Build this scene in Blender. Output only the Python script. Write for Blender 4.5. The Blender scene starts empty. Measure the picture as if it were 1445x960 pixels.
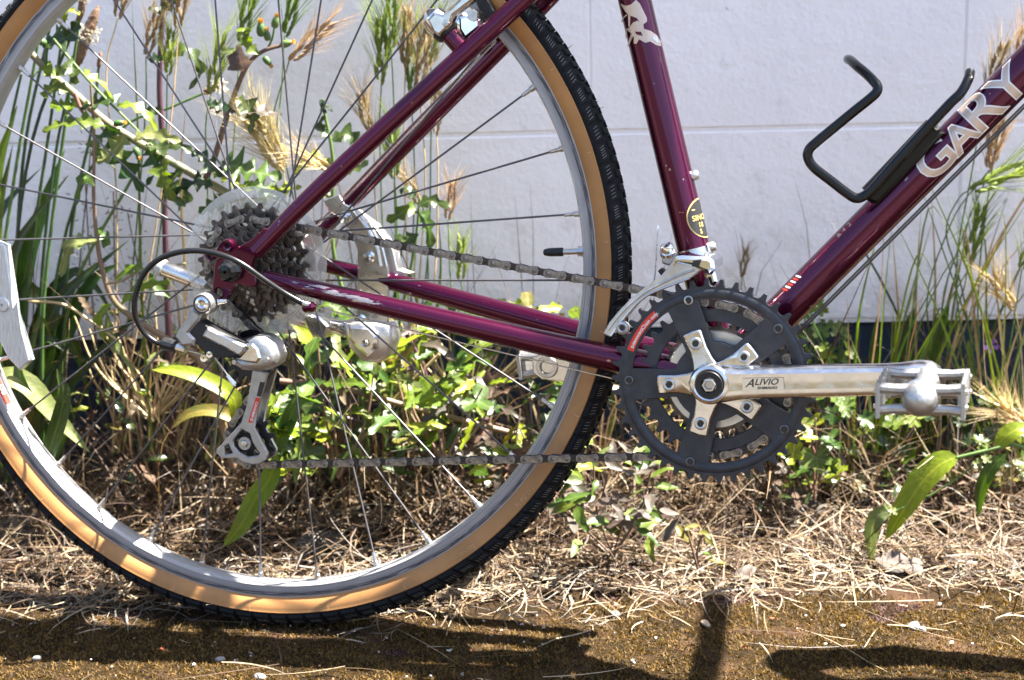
import bpy, bmesh, math, random
import numpy as np
from mathutils import Vector, Matrix, noise
from mathutils.geometry import tessellate_polygon

# ------------------------------------------------------------------ camera, sky, sun, exposure
SC = bpy.context.scene
COL = SC.collection
F_PX, PW, PH = 2720.03, 1445.0, 960.0            # focal length and size of the photograph in pixels
CAM = Vector((0.22686908, -1.70325291, 0.72855702))
C_RIGHT = Vector((0.99974261, -0.00587191, -0.02191428))
C_DOWN = Vector((-0.02268733, -0.25875243, -0.96567721))
C_FWD = Vector((0.0, 0.96592583, -0.25881905))
cam_d = bpy.data.cameras.new('camera')
cam = bpy.data.objects.new('camera', cam_d)
COL.objects.link(cam)
cam_d.sensor_width = 36.0
cam_d.lens = F_PX / PW * 36.0
cam_d.clip_start, cam_d.clip_end = 0.05, 400.0
Mc = Matrix((C_RIGHT, -C_DOWN, -C_FWD)).transposed().to_4x4()
Mc.translation = CAM
cam.matrix_world = Mc
cam_d.dof.use_dof = True
cam_d.dof.focus_distance = 1.66
cam_d.dof.aperture_fstop = 7.5
SC.camera = cam

SUN = Vector((0.585, 0.070, 1.0)).normalized()     # towards the sun
world = bpy.data.worlds.new('World')
SC.world = world
world.use_nodes = True
wn = world.node_tree.nodes
wl = world.node_tree.links
bg = wn['Background']
sky = wn.new('ShaderNodeTexSky')
sky.sky_type = 'NISHITA'
sky.sun_disc = False
sky.sun_elevation = math.asin(SUN.z)
sky.sun_rotation = math.atan2(SUN.x, SUN.y)
sky.altitude = 50
sky.air_density = 1.0
sky.dust_density = 2.0
sky.ozone_density = 1.0
wl.new(sky.outputs[0], bg.inputs[0])
bg.inputs[1].default_value = 0.054
sun_d = bpy.data.lights.new('sun', 'SUN')
sun_d.energy = 5.0
sun_d.angle = math.radians(0.53)
sun_d.color = (1.0, 0.95, 0.87)
sun = bpy.data.objects.new('sun', sun_d)
COL.objects.link(sun)
sun.rotation_euler = SUN.to_track_quat('Z', 'Y').to_euler()
sun.location = SUN * 6
SC.view_settings.view_transform = 'Standard'
SC.view_settings.look = 'None'
SC.view_settings.gamma = 1.0
SC.view_settings.exposure = 3.1
SC.render.engine = 'CYCLES'
SC.cycles.max_bounces = 10
SC.cycles.transparent_max_bounces = 16

# ------------------------------------------------------------------ geometry of the place
# the bicycle leans a little on its way to the wall and stands askew to it; its own frame:
# x forward, y away from the drive side, z up, origin in the rear hub
B_AX = Matrix(((0.962763648, 0.268066697, 0.035020054), (-0.270344518, 0.954651766, 0.124715069), (0.0, -0.129538614, 0.991574378)))
HUB = Vector((0.0, 0.043, 0.343))
B_M = B_AX.to_4x4()
B_M.translation = HUB
B_INV = B_AX.transposed()
WALL_Y = 0.393

def ray(px, py):
    return C_RIGHT * ((px - PW / 2) / F_PX) + C_DOWN * ((py - PH / 2) / F_PX) + C_FWD
def W(px, py, y):                                   # point of the plane world-y = y seen at a pixel
    d = ray(px, py)
    return CAM + d * ((y - CAM.y) / d.y)
def G(px, py, z=0.0):                               # point of the plane world-z = z seen at a pixel
    d = ray(px, py)
    return CAM + d * ((z - CAM.z) / d.z)
def P(px, py, y):                                   # the same in the bicycle's own frame
    o = B_INV @ (CAM - HUB)
    d = B_INV @ ray(px, py)
    return o + d * ((y - o.y) / d.y)
def P2(pts, y):
    return [(p.x, p.z) for p in (P(a, b, y) for a, b in pts)]
def on_tube(px, py, a, ax, r):                      # where the sight line of a pixel meets a tube of the frame
    o = B_INV @ (CAM - HUB)
    d = (B_INV @ ray(px, py)).normalized()
    oc = o - a
    dp, op = d - ax * d.dot(ax), oc - ax * oc.dot(ax)
    A, Bq, Cq = dp.dot(dp), 2 * dp.dot(op), op.dot(op) - r * r
    disc = max(Bq * Bq - 4 * A * Cq, 0.0)
    return o + d * ((-Bq - math.sqrt(disc)) / (2 * A))

# ------------------------------------------------------------------ materials
MATS = {}
# albedo calibration by family of material (the exposure is set for the shaded wall)
ALB = dict(leaf_bleached=0.34, straw_pale=0.55, straw_tan=0.37, straw_=0.34, leaf_bright=0.62, leaf_pale=0.55, leaf_green=0.52, leaf_=0.42, grass_=0.65, stem_straw=0.8, stem_green=0.7, stem_=0.55, barley_tan=0.55, barley_gold=0.7, barley_=0.7, moss_=0.42, mossy=0.36, plum=0.47, tyre=0.7, spoke=0.65, tan_=0.78, pale_chip=0.5, pale_stone=0.36, grey_stone=0.4, brown_chip=0.6, violet=0.7, yellow_fl=0.7, cream=0.7, plantain=0.6, polished=0.9, dull=0.88, cast=0.55, grimy=0.75, oily=0.8, chain_=0.62)
def mat(name, col, rough=0.5, metal=0.0, var=0.15, vscale=40.0, bump=0.0, bscale=300.0, coat=0.0, col2=None, thr=None,
        trans=0.0, alpha=None, rand=0.0, vein=0.0, spec=0.5, rvar=0.0, stretch=None, detail=4.0):
    kf = next((q for p_, q in ALB.items() if name.startswith(p_)), 1.0)
    col = tuple(c * kf for c in col)
    if col2 is not None: col2 = tuple(c * kf for c in col2)
    m = bpy.data.materials.new(name)
    m.use_nodes = True
    nt = m.node_tree
    n, l = nt.nodes, nt.links
    b = n['Principled BSDF']
    out = n['Material Output']
    tc = n.new('ShaderNodeTexCoord')
    src = tc.outputs['Object']
    if stretch:
        mp = n.new('ShaderNodeMapping')
        mp.inputs['Scale'].default_value = stretch
        l.new(src, mp.inputs[0])
        src = mp.outputs[0]
    nz = n.new('ShaderNodeTexNoise')
    nz.inputs['Scale'].default_value = vscale
    nz.inputs['Detail'].default_value = detail
    l.new(src, nz.inputs['Vector'])
    ramp = n.new('ShaderNodeValToRGB')
    lo, hi = (0.3, 0.7) if thr is None else thr
    ramp.color_ramp.elements[0].position = lo
    ramp.color_ramp.elements[1].position = hi
    c1 = [max(0, c * (1 - var)) for c in col] if col2 is None else col
    c2 = [min(1, c * (1 + var)) for c in col] if col2 is None else col2
    ramp.color_ramp.elements[0].color = (*c1, 1)
    ramp.color_ramp.elements[1].color = (*c2, 1)
    l.new(nz.outputs['Fac'], ramp.inputs[0])
    colout = ramp.outputs[0]
    if vein:
        uv = n.new('ShaderNodeUVMap')
        sx = n.new('ShaderNodeSeparateXYZ')
        l.new(uv.outputs[0], sx.inputs[0])
        ab = n.new('ShaderNodeMath'); ab.operation = 'ABSOLUTE'
        l.new(sx.outputs['X'], ab.inputs[0])
        ph = n.new('ShaderNodeMath'); ph.operation = 'MULTIPLY_ADD'
        l.new(sx.outputs['Y'], ph.inputs[0]); ph.inputs[1].default_value = 7.0
        nn = n.new('ShaderNodeMath'); nn.operation = 'MULTIPLY'; nn.inputs[1].default_value = -1.6
        l.new(ab.outputs[0], nn.inputs[0]); l.new(nn.outputs[0], ph.inputs[2])
        fr = n.new('ShaderNodeMath'); fr.operation = 'PINGPONG'; fr.inputs[1].default_value = 0.5
        l.new(ph.outputs[0], fr.inputs[0])
        side = n.new('ShaderNodeMapRange'); side.inputs['From Min'].default_value = 0.0; side.inputs['From Max'].default_value = 0.09; side.inputs['To Min'].default_value = 1.0; side.inputs['To Max'].default_value = 0.0
        l.new(fr.outputs[0], side.inputs['Value'])
        mid = n.new('ShaderNodeMapRange'); mid.inputs['From Min'].default_value = 0.03; mid.inputs['From Max'].default_value = 0.12; mid.inputs['To Min'].default_value = 1.6; mid.inputs['To Max'].default_value = 0.0
        l.new(ab.outputs[0], mid.inputs['Value'])
        mxv = n.new('ShaderNodeMath'); mxv.operation = 'MAXIMUM'
        l.new(side.outputs[0], mxv.inputs[0]); l.new(mid.outputs[0], mxv.inputs[1])
        sc_ = n.new('ShaderNodeMath'); sc_.operation = 'MULTIPLY'; sc_.inputs[1].default_value = vein
        l.new(mxv.outputs[0], sc_.inputs[0])
        mv = n.new('ShaderNodeMix'); mv.data_type = 'RGBA'
        l.new(sc_.outputs[0], mv.inputs['Factor'])
        l.new(colout, mv.inputs['A'])
        mv.inputs['B'].default_value = (min(1, col[0] * 2.2 + 0.05), min(1, col[1] * 1.7 + 0.05), min(1, col[2] * 2.0 + 0.03), 1)
        colout = mv.outputs['Result']
    if rand:
        oi = n.new('ShaderNodeObjectInfo')
        mr = n.new('ShaderNodeMapRange')
        mr.inputs['To Min'].default_value = 1 - rand
        mr.inputs['To Max'].default_value = 1 + rand
        l.new(oi.outputs['Random'], mr.inputs['Value'])
        hs = n.new('ShaderNodeHueSaturation')
        l.new(mr.outputs[0], hs.inputs['Value'])
        mh = n.new('ShaderNodeMapRange')
        mh.inputs['To Min'].default_value = 0.5 + rand * 0.09
        mh.inputs['To Max'].default_value = 0.5 - rand * 0.09
        l.new(oi.outputs['Random'], mh.inputs['Value'])
        l.new(mh.outputs[0], hs.inputs['Hue'])
        l.new(colout, hs.inputs['Color'])
        colout = hs.outputs[0]
    l.new(colout, b.inputs['Base Color'])
    b.inputs['Roughness'].default_value = rough
    b.inputs['Metallic'].default_value = metal
    b.inputs['Specular IOR Level'].default_value = spec
    if coat:
        b.inputs['Coat Weight'].default_value = coat
        b.inputs['Coat Roughness'].default_value = 0.04
    if rvar:
        n2 = n.new('ShaderNodeTexNoise')
        n2.inputs['Scale'].default_value = vscale * 2.3
        n2.inputs['Detail'].default_value = 5
        l.new(src, n2.inputs['Vector'])
        mr2 = n.new('ShaderNodeMapRange')
        mr2.inputs['From Min'].default_value = 0.3
        mr2.inputs['From Max'].default_value = 0.7
        mr2.inputs['To Min'].default_value = max(0.02, rough - rvar)
        mr2.inputs['To Max'].default_value = min(1, rough + rvar)
        l.new(n2.outputs['Fac'], mr2.inputs['Value'])
        l.new(mr2.outputs[0], b.inputs['Roughness'])
    if bump:
        nb = n.new('ShaderNodeTexNoise')
        nb.inputs['Scale'].default_value = bscale
        nb.inputs['Detail'].default_value = 3
        l.new(src, nb.inputs['Vector'])
        bp = n.new('ShaderNodeBump')
        bp.inputs['Strength'].default_value = bump
        bp.inputs['Distance'].default_value = 0.002
        l.new(nb.outputs['Fac'], bp.inputs['Height'])
        l.new(bp.outputs[0], b.inputs['Normal'])
    if trans:
        tr = n.new('ShaderNodeBsdfTranslucent')
        hs2 = n.new('ShaderNodeHueSaturation')
        hs2.inputs['Value'].default_value = 1.5
        hs2.inputs['Saturation'].default_value = 1.1
        l.new(colout, hs2.inputs['Color'])
        l.new(hs2.outputs[0], tr.inputs['Color'])
        mx = n.new('ShaderNodeMixShader')
        mx.inputs[0].default_value = trans
        l.new(b.outputs[0], mx.inputs[1])
        l.new(tr.outputs[0], mx.inputs[2])
        l.new(mx.outputs[0], out.inputs['Surface'])
    if alpha is not None:
        b.inputs['Alpha'].default_value = alpha
    MATS[name] = m
    return m

paint = mat('plum_paint', (0.150, 0.0018, 0.050), rough=0.25, metal=0.8, var=0.12, vscale=900, coat=0.5, rvar=0.05)
def chipped(m, amount=0.735):
    n, l = m.node_tree.nodes, m.node_tree.links
    b = n['Principled BSDF']
    tc = n.new('ShaderNodeTexCoord')
    nz = n.new('ShaderNodeTexNoise'); nz.inputs['Scale'].default_value = 170; nz.inputs['Detail'].default_value = 1.5
    l.new(tc.outputs['Object'], nz.inputs['Vector'])
    big_ = n.new('ShaderNodeTexNoise'); big_.inputs['Scale'].default_value = 14
    l.new(tc.outputs['Object'], big_.inputs['Vector'])
    md = n.new('ShaderNodeMath'); md.operation = 'MULTIPLY_ADD'; md.inputs[1].default_value = 0.16
    l.new(big_.outputs['Fac'], md.inputs[0]); l.new(nz.outputs['Fac'], md.inputs[2])
    rp = n.new('ShaderNodeMapRange'); rp.inputs['From Min'].default_value = amount + 0.08; rp.inputs['From Max'].default_value = amount + 0.10
    l.new(md.outputs[0], rp.inputs['Value'])
    mx = n.new('ShaderNodeMix'); mx.data_type = 'RGBA'
    l.new(rp.outputs[0], mx.inputs['Factor'])
    l.new(b.inputs['Base Color'].links[0].from_socket, mx.inputs['A'])
    mx.inputs['B'].default_value = (0.30, 0.22, 0.20, 1)
    l.new(mx.outputs['Result'], b.inputs['Base Color'])
chipped(paint)
alloy = mat('polished_alloy', (0.72, 0.70, 0.67), rough=0.2, metal=1.0, var=0.08, vscale=60, rvar=0.08, bump=0.02, bscale=700)
alloy_d = mat('dull_alloy', (0.60, 0.585, 0.56), rough=0.38, metal=1.0, var=0.14, vscale=90, rvar=0.1, bump=0.05, bscale=900)
cast = mat('cast_alloy', (0.66, 0.65, 0.63), rough=0.42, metal=0.9, var=0.1, vscale=150, rvar=0.1, bump=0.12, bscale=700)
chrome = mat('chrome', (0.75, 0.75, 0.75), rough=0.08, metal=1.0, var=0.05, vscale=80, rvar=0.04)
steel = mat('steel', (0.50, 0.48, 0.46), rough=0.3, metal=1.0, var=0.15, vscale=200, rvar=0.08)
spoke_m = mat('spoke_steel', (0.17, 0.16, 0.165), rough=0.5, metal=0.8, var=0.1, vscale=100)
chain_m = mat('chain_steel', (0.31, 0.28, 0.255), rough=0.33, metal=0.9, var=0.45, vscale=260, rvar=0.12, bump=0.08, bscale=1500)
chain_in = mat('oily_chain_steel', (0.055, 0.046, 0.040), rough=0.5, metal=0.7, var=0.5, vscale=300, rvar=0.1)
cog_m = mat('grimy_cog_steel', (0.115, 0.092, 0.074), rough=0.45, metal=0.7, var=0.6, vscale=160, rvar=0.15, bump=0.1, bscale=900)
ring_m = mat('black_chainring', (0.034, 0.035, 0.041), rough=0.42, metal=0.2, spec=0.4, var=0.25, vscale=90, rvar=0.1, bump=0.03, bscale=900)
black_gl = mat('gloss_black', (0.005, 0.0055, 0.006), rough=0.18, var=0.2, coat=0.1, spec=0.3)
black_pl = mat('black_plastic', (0.009, 0.009, 0.010), rough=0.45, spec=0.4, var=0.3, vscale=120, rvar=0.1)
housing = mat('cable_housing', (0.009, 0.009, 0.0095), spec=0.35, rough=0.26, var=0.2)
rubber = mat('tyre_rubber', (0.010, 0.0105, 0.012), rough=0.7, var=0.4, vscale=60, spec=0.18, rvar=0.1, bump=0.15, bscale=900)
rib_m = mat('scuffed_rubber', (0.17, 0.165, 0.16), rough=0.7, var=0.5, vscale=500)  # pale grey stands in for the shine on the knob ribs
tan = mat('tan_sidewall', (0.44, 0.205, 0.06), rough=0.55, var=0.2, vscale=22, rvar=0.08, bump=0.1, bscale=1500)
red_l = mat('red_label', (0.62, 0.03, 0.012), rough=0.35, var=0.06)
white_l = mat('white_print', (0.78, 0.77, 0.74), rough=0.45, var=0.05)
silver_l = mat('silver_decal', (0.55, 0.42, 0.33), rough=0.42, metal=0.5, var=0.12, vscale=30, coat=0.6)
outline_l = mat('decal_outline', (0.74, 0.72, 0.70), rough=0.4, metal=0.1, var=0.05, coat=0.5)
dark_l = mat('dark_print', (0.012, 0.012, 0.012), rough=0.4, var=0.1)
gold_l = mat('gold_print', (0.55, 0.38, 0.13), rough=0.4, metal=0.4, var=0.08)
reflector_m = mat('clear_reflector', (0.50, 0.51, 0.52), rough=0.18, metal=0.35, var=0.18, vscale=200, coat=0.6, bump=0.4, bscale=260, stretch=(4, 4, 0.5))

def clear_plastic(name):
    m = bpy.data.materials.new(name)
    m.use_nodes = True
    n, l = m.node_tree.nodes, m.node_tree.links
    b = n['Principled BSDF']
    tc = n.new('ShaderNodeTexCoord')
    nz = n.new('ShaderNodeTexNoise')
    nz.inputs['Scale'].default_value = 30
    l.new(tc.outputs['Object'], nz.inputs['Vector'])
    mr = n.new('ShaderNodeMapRange')
    mr.inputs['To Min'].default_value = 0.32
    mr.inputs['To Max'].default_value = 0.46
    l.new(nz.outputs['Fac'], mr.inputs['Value'])
    b.inputs['Base Color'].default_value = (0.62, 0.58, 0.50, 1)
    b.inputs['Roughness'].default_value = 0.22
    b.inputs['Coat Weight'].default_value = 0.5
    tr = n.new('ShaderNodeBsdfTransparent')
    mx = n.new('ShaderNodeMixShader')
    l.new(mr.outputs[0], mx.inputs[0])
    l.new(tr.outputs[0], mx.inputs[1])
    l.new(b.outputs[0], mx.inputs[2])
    l.new(mx.outputs[0], n['Material Output'].inputs['Surface'])
    return m
protector_m = clear_plastic('clear_spoke_protector')

def rim_material():
    m = mat('rim_alloy', (0.34, 0.33, 0.335), rough=0.46, metal=0.45, var=0.06, vscale=40, rvar=0.06)
    n, l = m.node_tree.nodes, m.node_tree.links
    b = n['Principled BSDF']
    tc = n.new('ShaderNodeTexCoord')
    sp = n.new('ShaderNodeSeparateXYZ')
    l.new(tc.outputs['Object'], sp.inputs[0])
    cmb = n.new('ShaderNodeCombineXYZ')
    l.new(sp.outputs['X'], cmb.inputs['X'])
    l.new(sp.outputs['Z'], cmb.inputs['Y'])
    ln = n.new('ShaderNodeVectorMath')
    ln.operation = 'LENGTH'
    l.new(cmb.outputs[0], ln.inputs[0])
    at2 = n.new('ShaderNodeMath')
    at2.operation = 'ARCTAN2'
    l.new(sp.outputs['X'], at2.inputs[0])
    l.new(sp.outputs['Z'], at2.inputs[1])
    cv = n.new('ShaderNodeCombineXYZ')
    m1 = n.new('ShaderNodeMath'); m1.operation = 'MULTIPLY'; m1.inputs[1].default_value = 2200
    l.new(ln.outputs['Value'], m1.inputs[0])
    m2 = n.new('ShaderNodeMath'); m2.operation = 'MULTIPLY'; m2.inputs[1].default_value = 14
    l.new(at2.outputs[0], m2.inputs[0])
    l.new(m1.outputs[0], cv.inputs['X'])
    l.new(m2.outputs[0], cv.inputs['Y'])
    nz = n.new('ShaderNodeTexNoise')
    nz.inputs['Scale'].default_value = 1.0
    nz.inputs['Detail'].default_value = 5
    l.new(cv.outputs[0], nz.inputs['Vector'])
    band = n.new('ShaderNodeValToRGB')          # worn brake residue sits on the outer half of the track
    e = band.color_ramp.elements
    e[0].position = 0.0; e[0].color = (0, 0, 0, 1)
    e[1].position = 1.0; e[1].color = (0, 0, 0, 1)
    for p, v in ((0.12, 0.0), (0.30, 0.25), (0.50, 0.45), (0.58, 1.0), (0.80, 1.0), (0.87, 0.1)):
        el = band.color_ramp.elements.new(p); el.color = (v, v, v, 1)
    mrr = n.new('ShaderNodeMapRange')
    mrr.inputs['From Min'].default_value = 0.3065
    mrr.inputs['From Max'].default_value = 0.3182
    l.new(ln.outputs['Value'], mrr.inputs['Value'])
    l.new(mrr.outputs[0], band.inputs[0])
    st = n.new('ShaderNodeValToRGB')
    st.color_ramp.elements[0].position = 0.34
    st.color_ramp.elements[1].position = 0.50
    l.new(nz.outputs['Fac'], st.inputs[0])
    mul = n.new('ShaderNodeMath'); mul.operation = 'MULTIPLY'
    l.new(st.outputs[0], mul.inputs[0])
    l.new(band.outputs[0], mul.inputs[1])
    mix = n.new('ShaderNodeMix'); mix.data_type = 'RGBA'
    l.new(mul.outputs[0], mix.inputs['Factor'])
    old = b.inputs['Base Color'].links[0].from_socket
    l.new(old, mix.inputs['A'])
    mix.inputs['B'].default_value = (0.05, 0.045, 0.05, 1)
    l.new(mix.outputs['Result'], b.inputs['Base Color'])
    return m
rim_m = rim_material()

# plants and ground
LV = dict(
    green=mat('leaf_green', (0.092, 0.170, 0.012), rough=0.42, var=0.3, vscale=60, trans=0.38, rand=0.4, bump=0.25, bscale=220, vein=0.32),
    bright=mat('leaf_bright_green', (0.22, 0.31, 0.012), rough=0.42, var=0.25, vscale=60, trans=0.45, rand=0.25, bump=0.25, bscale=220, vein=0.32),
    dark=mat('leaf_dark_green', (0.045, 0.092, 0.012), rough=0.36, var=0.3, vscale=50, trans=0.3, rand=0.4, bump=0.25, bscale=220, vein=0.32),
    yellow=mat('leaf_yellow', (0.34, 0.27, 0.03), rough=0.5, var=0.3, vscale=70, trans=0.42, rand=0.2, bump=0.2, bscale=220, vein=0.32, col2=(0.16, 0.21, 0.03)),
    pale=mat('leaf_pale_green', (0.22, 0.27, 0.075), rough=0.5, var=0.25, vscale=60, trans=0.38, rand=0.2, bump=0.25, bscale=220, vein=0.32),
    purple=mat('leaf_purplish', (0.10, 0.10, 0.055), rough=0.5, col2=(0.19, 0.11, 0.105), vscale=70, trans=0.3, rand=0.25, bump=0.2, bscale=220, vein=0.32),
    brown=mat('leaf_brown', (0.20, 0.115, 0.055), rough=0.75, var=0.4, vscale=60, trans=0.2, rand=0.25, bump=0.4, bscale=200),
    grey=mat('leaf_bleached', (0.25, 0.205, 0.165), rough=0.85, var=0.4, vscale=90, trans=0.12, rand=0.15, bump=0.4, bscale=200),
    straw=mat('grass_straw', (0.43, 0.31, 0.15), rough=0.6, var=0.25, vscale=60, trans=0.25, rand=0.2),
)
STEM = dict(
    green=mat('stem_green', (0.085, 0.16, 0.035), rough=0.45, var=0.2, vscale=50, rand=0.2),
    dark=mat('stem_dark_green', (0.038, 0.085, 0.025), rough=0.42, var=0.25, vscale=50, rand=0.2),
    pale=mat('stem_pale', (0.27, 0.30, 0.13), rough=0.42, col2=(0.36, 0.27, 0.18), vscale=22, rand=0.1),
    purple=mat('stem_purple', (0.105, 0.045, 0.062), rough=0.42, var=0.3, vscale=40, rand=0.15),
    pink=mat('stem_pink', (0.32, 0.15, 0.13), rough=0.45, col2=(0.25, 0.21, 0.10), vscale=25, rand=0.1),
    straw=mat('stem_straw', (0.44, 0.33, 0.17), rough=0.55, var=0.25, vscale=40, rand=0.15),
    brown=mat('stem_brown', (0.15, 0.085, 0.05), rough=0.65, var=0.3, vscale=40, rand=0.15),
)
HEAD = dict(
    green=mat('barley_green', (0.22, 0.30, 0.06), rough=0.55, var=0.2, vscale=200, trans=0.35, rand=0.2),
    gold=mat('barley_gold', (0.62, 0.50, 0.26), rough=0.5, var=0.2, vscale=200, trans=0.4, rand=0.15),
    tan=mat('barley_tan', (0.50, 0.37, 0.21), rough=0.6, var=0.25, vscale=200, trans=0.35, rand=0.2),
)
spike_m = mat('plantain_spike', (0.20, 0.10, 0.055), rough=0.8, col2=(0.36, 0.22, 0.14), vscale=500, bump=0.6, bscale=700)
anther_m = mat('cream_anthers', (0.75, 0.70, 0.55), rough=0.7, var=0.1, trans=0.2)
petal_m = mat('violet_petal', (0.30, 0.12, 0.55), rough=0.6, var=0.2, trans=0.35)
floret_m = mat('yellow_floret', (0.70, 0.36, 0.04), rough=0.6, var=0.2, trans=0.2)
seed_m = mat('brown_seed', (0.10, 0.055, 0.035), rough=0.7, var=0.35, vscale=200)

# ------------------------------------------------------------------ mesh helpers
def tag(o, label=None, cat=None, group=None, kind=None):
    if label: o['label'] = label
    if cat: o['category'] = cat
    if group: o['group'] = group
    if kind: o['kind'] = kind
    return o
def empty(name, loc=(0, 0, 0), parent=None):
    o = bpy.data.objects.new(name, None)
    o.empty_display_size = 0.02
    o.location = loc
    COL.objects.link(o)
    if parent: o.parent = parent
    return o
def link(name, me, parent=None, mw=None):
    o = bpy.data.objects.new(name, me)
    COL.objects.link(o)
    if parent: o.parent = parent
    if mw is not None: o.matrix_basis = mw
    return o
def raw_mesh(name, v, f, mats, mi=None, smooth=True, angle=None, recalc=False):
    me = bpy.data.meshes.new(name)
    me.from_pydata(v, [], f)
    for m in (mats if isinstance(mats, (list, tuple)) else [mats]):
        me.materials.append(m)
    if mi is not None:
        me.polygons.foreach_set('material_index', mi)
    if recalc:
        b = bmesh.new(); b.from_mesh(me)
        bmesh.ops.recalc_face_normals(b, faces=b.faces)
        b.to_mesh(me); b.free()
    if smooth:
        me.polygons.foreach_set('use_smooth', [True] * len(me.polygons))
        if angle is not None:
            me.set_sharp_from_angle(angle=math.radians(angle))
    me.update()
    return me
def frame_of(d):
    d = Vector(d).normalized()
    a = Vector((0, 1, 0)) if abs(d.y) < 0.9 else Vector((1, 0, 0))
    u = a.cross(d).normalized()
    return u, d.cross(u)

class MB:
    def __init__(s):
        s.v, s.f, s.m = [], [], []
    def add(s, v, f, mi=0):
        k = len(s.v)
        s.v += [tuple(p) for p in v]
        s.f += [tuple(i + k for i in q) for q in f]
        s.m += [mi] * len(f)
        return s
    def tube(s, pts, r, n=10, mi=0, cap=True, flat=1.0):
        pts = [Vector(p) for p in pts]
        N = len(pts)
        rs = r if isinstance(r, (list, tuple)) else [r] * N
        v, f = [], []
        d0 = (pts[1] - pts[0]).normalized()
        u, w = frame_of(d0)
        prev = d0
        for i in range(N):
            d = (pts[min(i + 1, N - 1)] - pts[max(i - 1, 0)]).normalized()
            ax = prev.cross(d)
            if ax.length > 1e-7:
                q = Matrix.Rotation(prev.angle(d), 3, ax.normalized())
                u, w = q @ u, q @ w
            prev = d
            for k in range(n):
                a = 2 * math.pi * k / n
                v.append(pts[i] + u * (rs[i] * math.cos(a)) + w * (rs[i] * flat * math.sin(a)))
        for i in range(N - 1):
            for k in range(n):
                k2 = (k + 1) % n
                f.append((i * n + k, i * n + k2, (i + 1) * n + k2, (i + 1) * n + k))
        if cap:
            f.append(tuple(range(n))[::-1])
            f.append(tuple((N - 1) * n + k for k in range(n)))
        return s.add(v, f, mi)
    def cyl(s, a, b, r0, r1=None, n=20, mi=0):
        return s.tube([a, b], [r0, r0 if r1 is None else r1], n, mi)
    def lathe(s, prof, n=48, c=(0, 0, 0), axis=(0, 1, 0), a0=0.0, a1=None, mi=0, closed_prof=False):
        c, ax = Vector(c), Vector(axis).normalized()
        if abs(ax.y) > 0.99:
            u, w = Vector((1, 0, 0)), Vector((0, 0, 1))
        else:
            u, w = frame_of(ax)
        full = a1 is None
        N = n if full else n + 1
        span = 2 * math.pi if full else a1 - a0
        v, f = [], []
        K = len(prof)
        for i in range(N):
            a = a0 + span * i / n
            e = u * math.cos(a) + w * math.sin(a)
            for r, y in prof:
                v.append(c + e * r + ax * y)
        for i in range(n):
            j = (i + 1) % N
            for k in range(K if closed_prof else K - 1):
                k2 = (k + 1) % K
                f.append((i * K + k, j * K + k, j * K + k2, i * K + k2))
        return s.add(v, f, mi)
    def prism(s, outer, y0, y1, bevel=0.0, holes=(), mi=0, slope=None, mi_side=None):
        """outline in the x-z plane, front face at y0 (towards the camera), back at y1; slope(x, z) shifts y"""
        def area(p):
            return sum(p[i][0] * p[(i + 1) % len(p)][1] - p[(i + 1) % len(p)][0] * p[i][1] for i in range(len(p)))
        loops = [list(outer) if area(outer) > 0 else list(outer)[::-1]]
        for h in holes:
            loops.append(list(h) if area(h) < 0 else list(h)[::-1])
        def inset(p, d):
            q = []
            for i in range(len(p)):
                a, b, c = Vector(p[i - 1]), Vector(p[i]), Vector(p[(i + 1) % len(p)])
                e1, e2 = (b - a), (c - b)
                if e1.length < 1e-9 or e2.length < 1e-9:
                    q.append(tuple(b)); continue
                n1 = Vector((-e1.y, e1.x)).normalized(); n2 = Vector((-e2.y, e2.x)).normalized()
                nn = n1 + n2
                if nn.length < 1e-6: nn = n1
                nn.normalize()
                q.append(tuple(b + nn * (d / max(0.5, nn.dot(n1)))))
            return q
        sl = slope or (lambda x, z: 0.0)
        sg = 1 if y1 > y0 else -1
        v, f, fs = [], [], []
        fronts, backs = [], []
        for lp in loops:
            L = len(lp)
            rings = []
            if bevel:
                rings.append([(x, y0, z) for x, z in inset(lp, bevel)])
                rings.append([(x, y0 + sg * bevel, z) for x, z in lp])
            else:
                rings.append([(x, y0, z) for x, z in lp])
            rings.append([(x, y1, z) for x, z in lp])
            base = len(v)
            for rg in rings:
                v += [(x, y + sl(x, z), z) for x, y, z in rg]
            for q in range(len(rings) - 1):
                for i in range(L):
                    j = (i + 1) % L
                    fs.append((base + q * L + i, base + q * L + j, base + (q + 1) * L + j, base + (q + 1) * L + i))
            fronts.append(list(range(base, base + L)))
            backs.append(list(range(base + (len(rings) - 1) * L, base + len(rings) * L)))
        flatf = [i for fr in fronts for i in fr]
        flatb = [i for fr in backs for i in fr]
        tri = tessellate_polygon([[Vector((v[i][0], v[i][2], 0)) for i in fr] for fr in fronts])
        f += [tuple(flatf[i] for i in t) for t in tri]
        f += [tuple(flatb[i] for i in t)[::-1] for t in tri]
        k = len(s.v)
        s.v += v
        s.f += [tuple(i + k for i in q) for q in f + fs]
        s.m += [mi] * len(f) + [mi if mi_side is None else mi_side] * len(fs)
        return s
    def box(s, c, size, rot=None, mi=0):
        R = rot or Matrix.Identity(3)
        c = Vector(c)
        v = [c + R @ Vector((sx * size[0] / 2, sy * size[1] / 2, sz * size[2] / 2)) for sx in (-1, 1) for sy in (-1, 1) for sz in (-1, 1)]
        f = [(0, 1, 3, 2), (4, 6, 7, 5), (0, 4, 5, 1), (2, 3, 7, 6), (0, 2, 6, 4), (1, 5, 7, 3)]
        return s.add(v, f, mi)
    def mesh(s, name, mats, angle=35, recalc=True, smooth=True):
        return raw_mesh(name, s.v, s.f, mats, s.m, smooth, angle, recalc)
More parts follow.
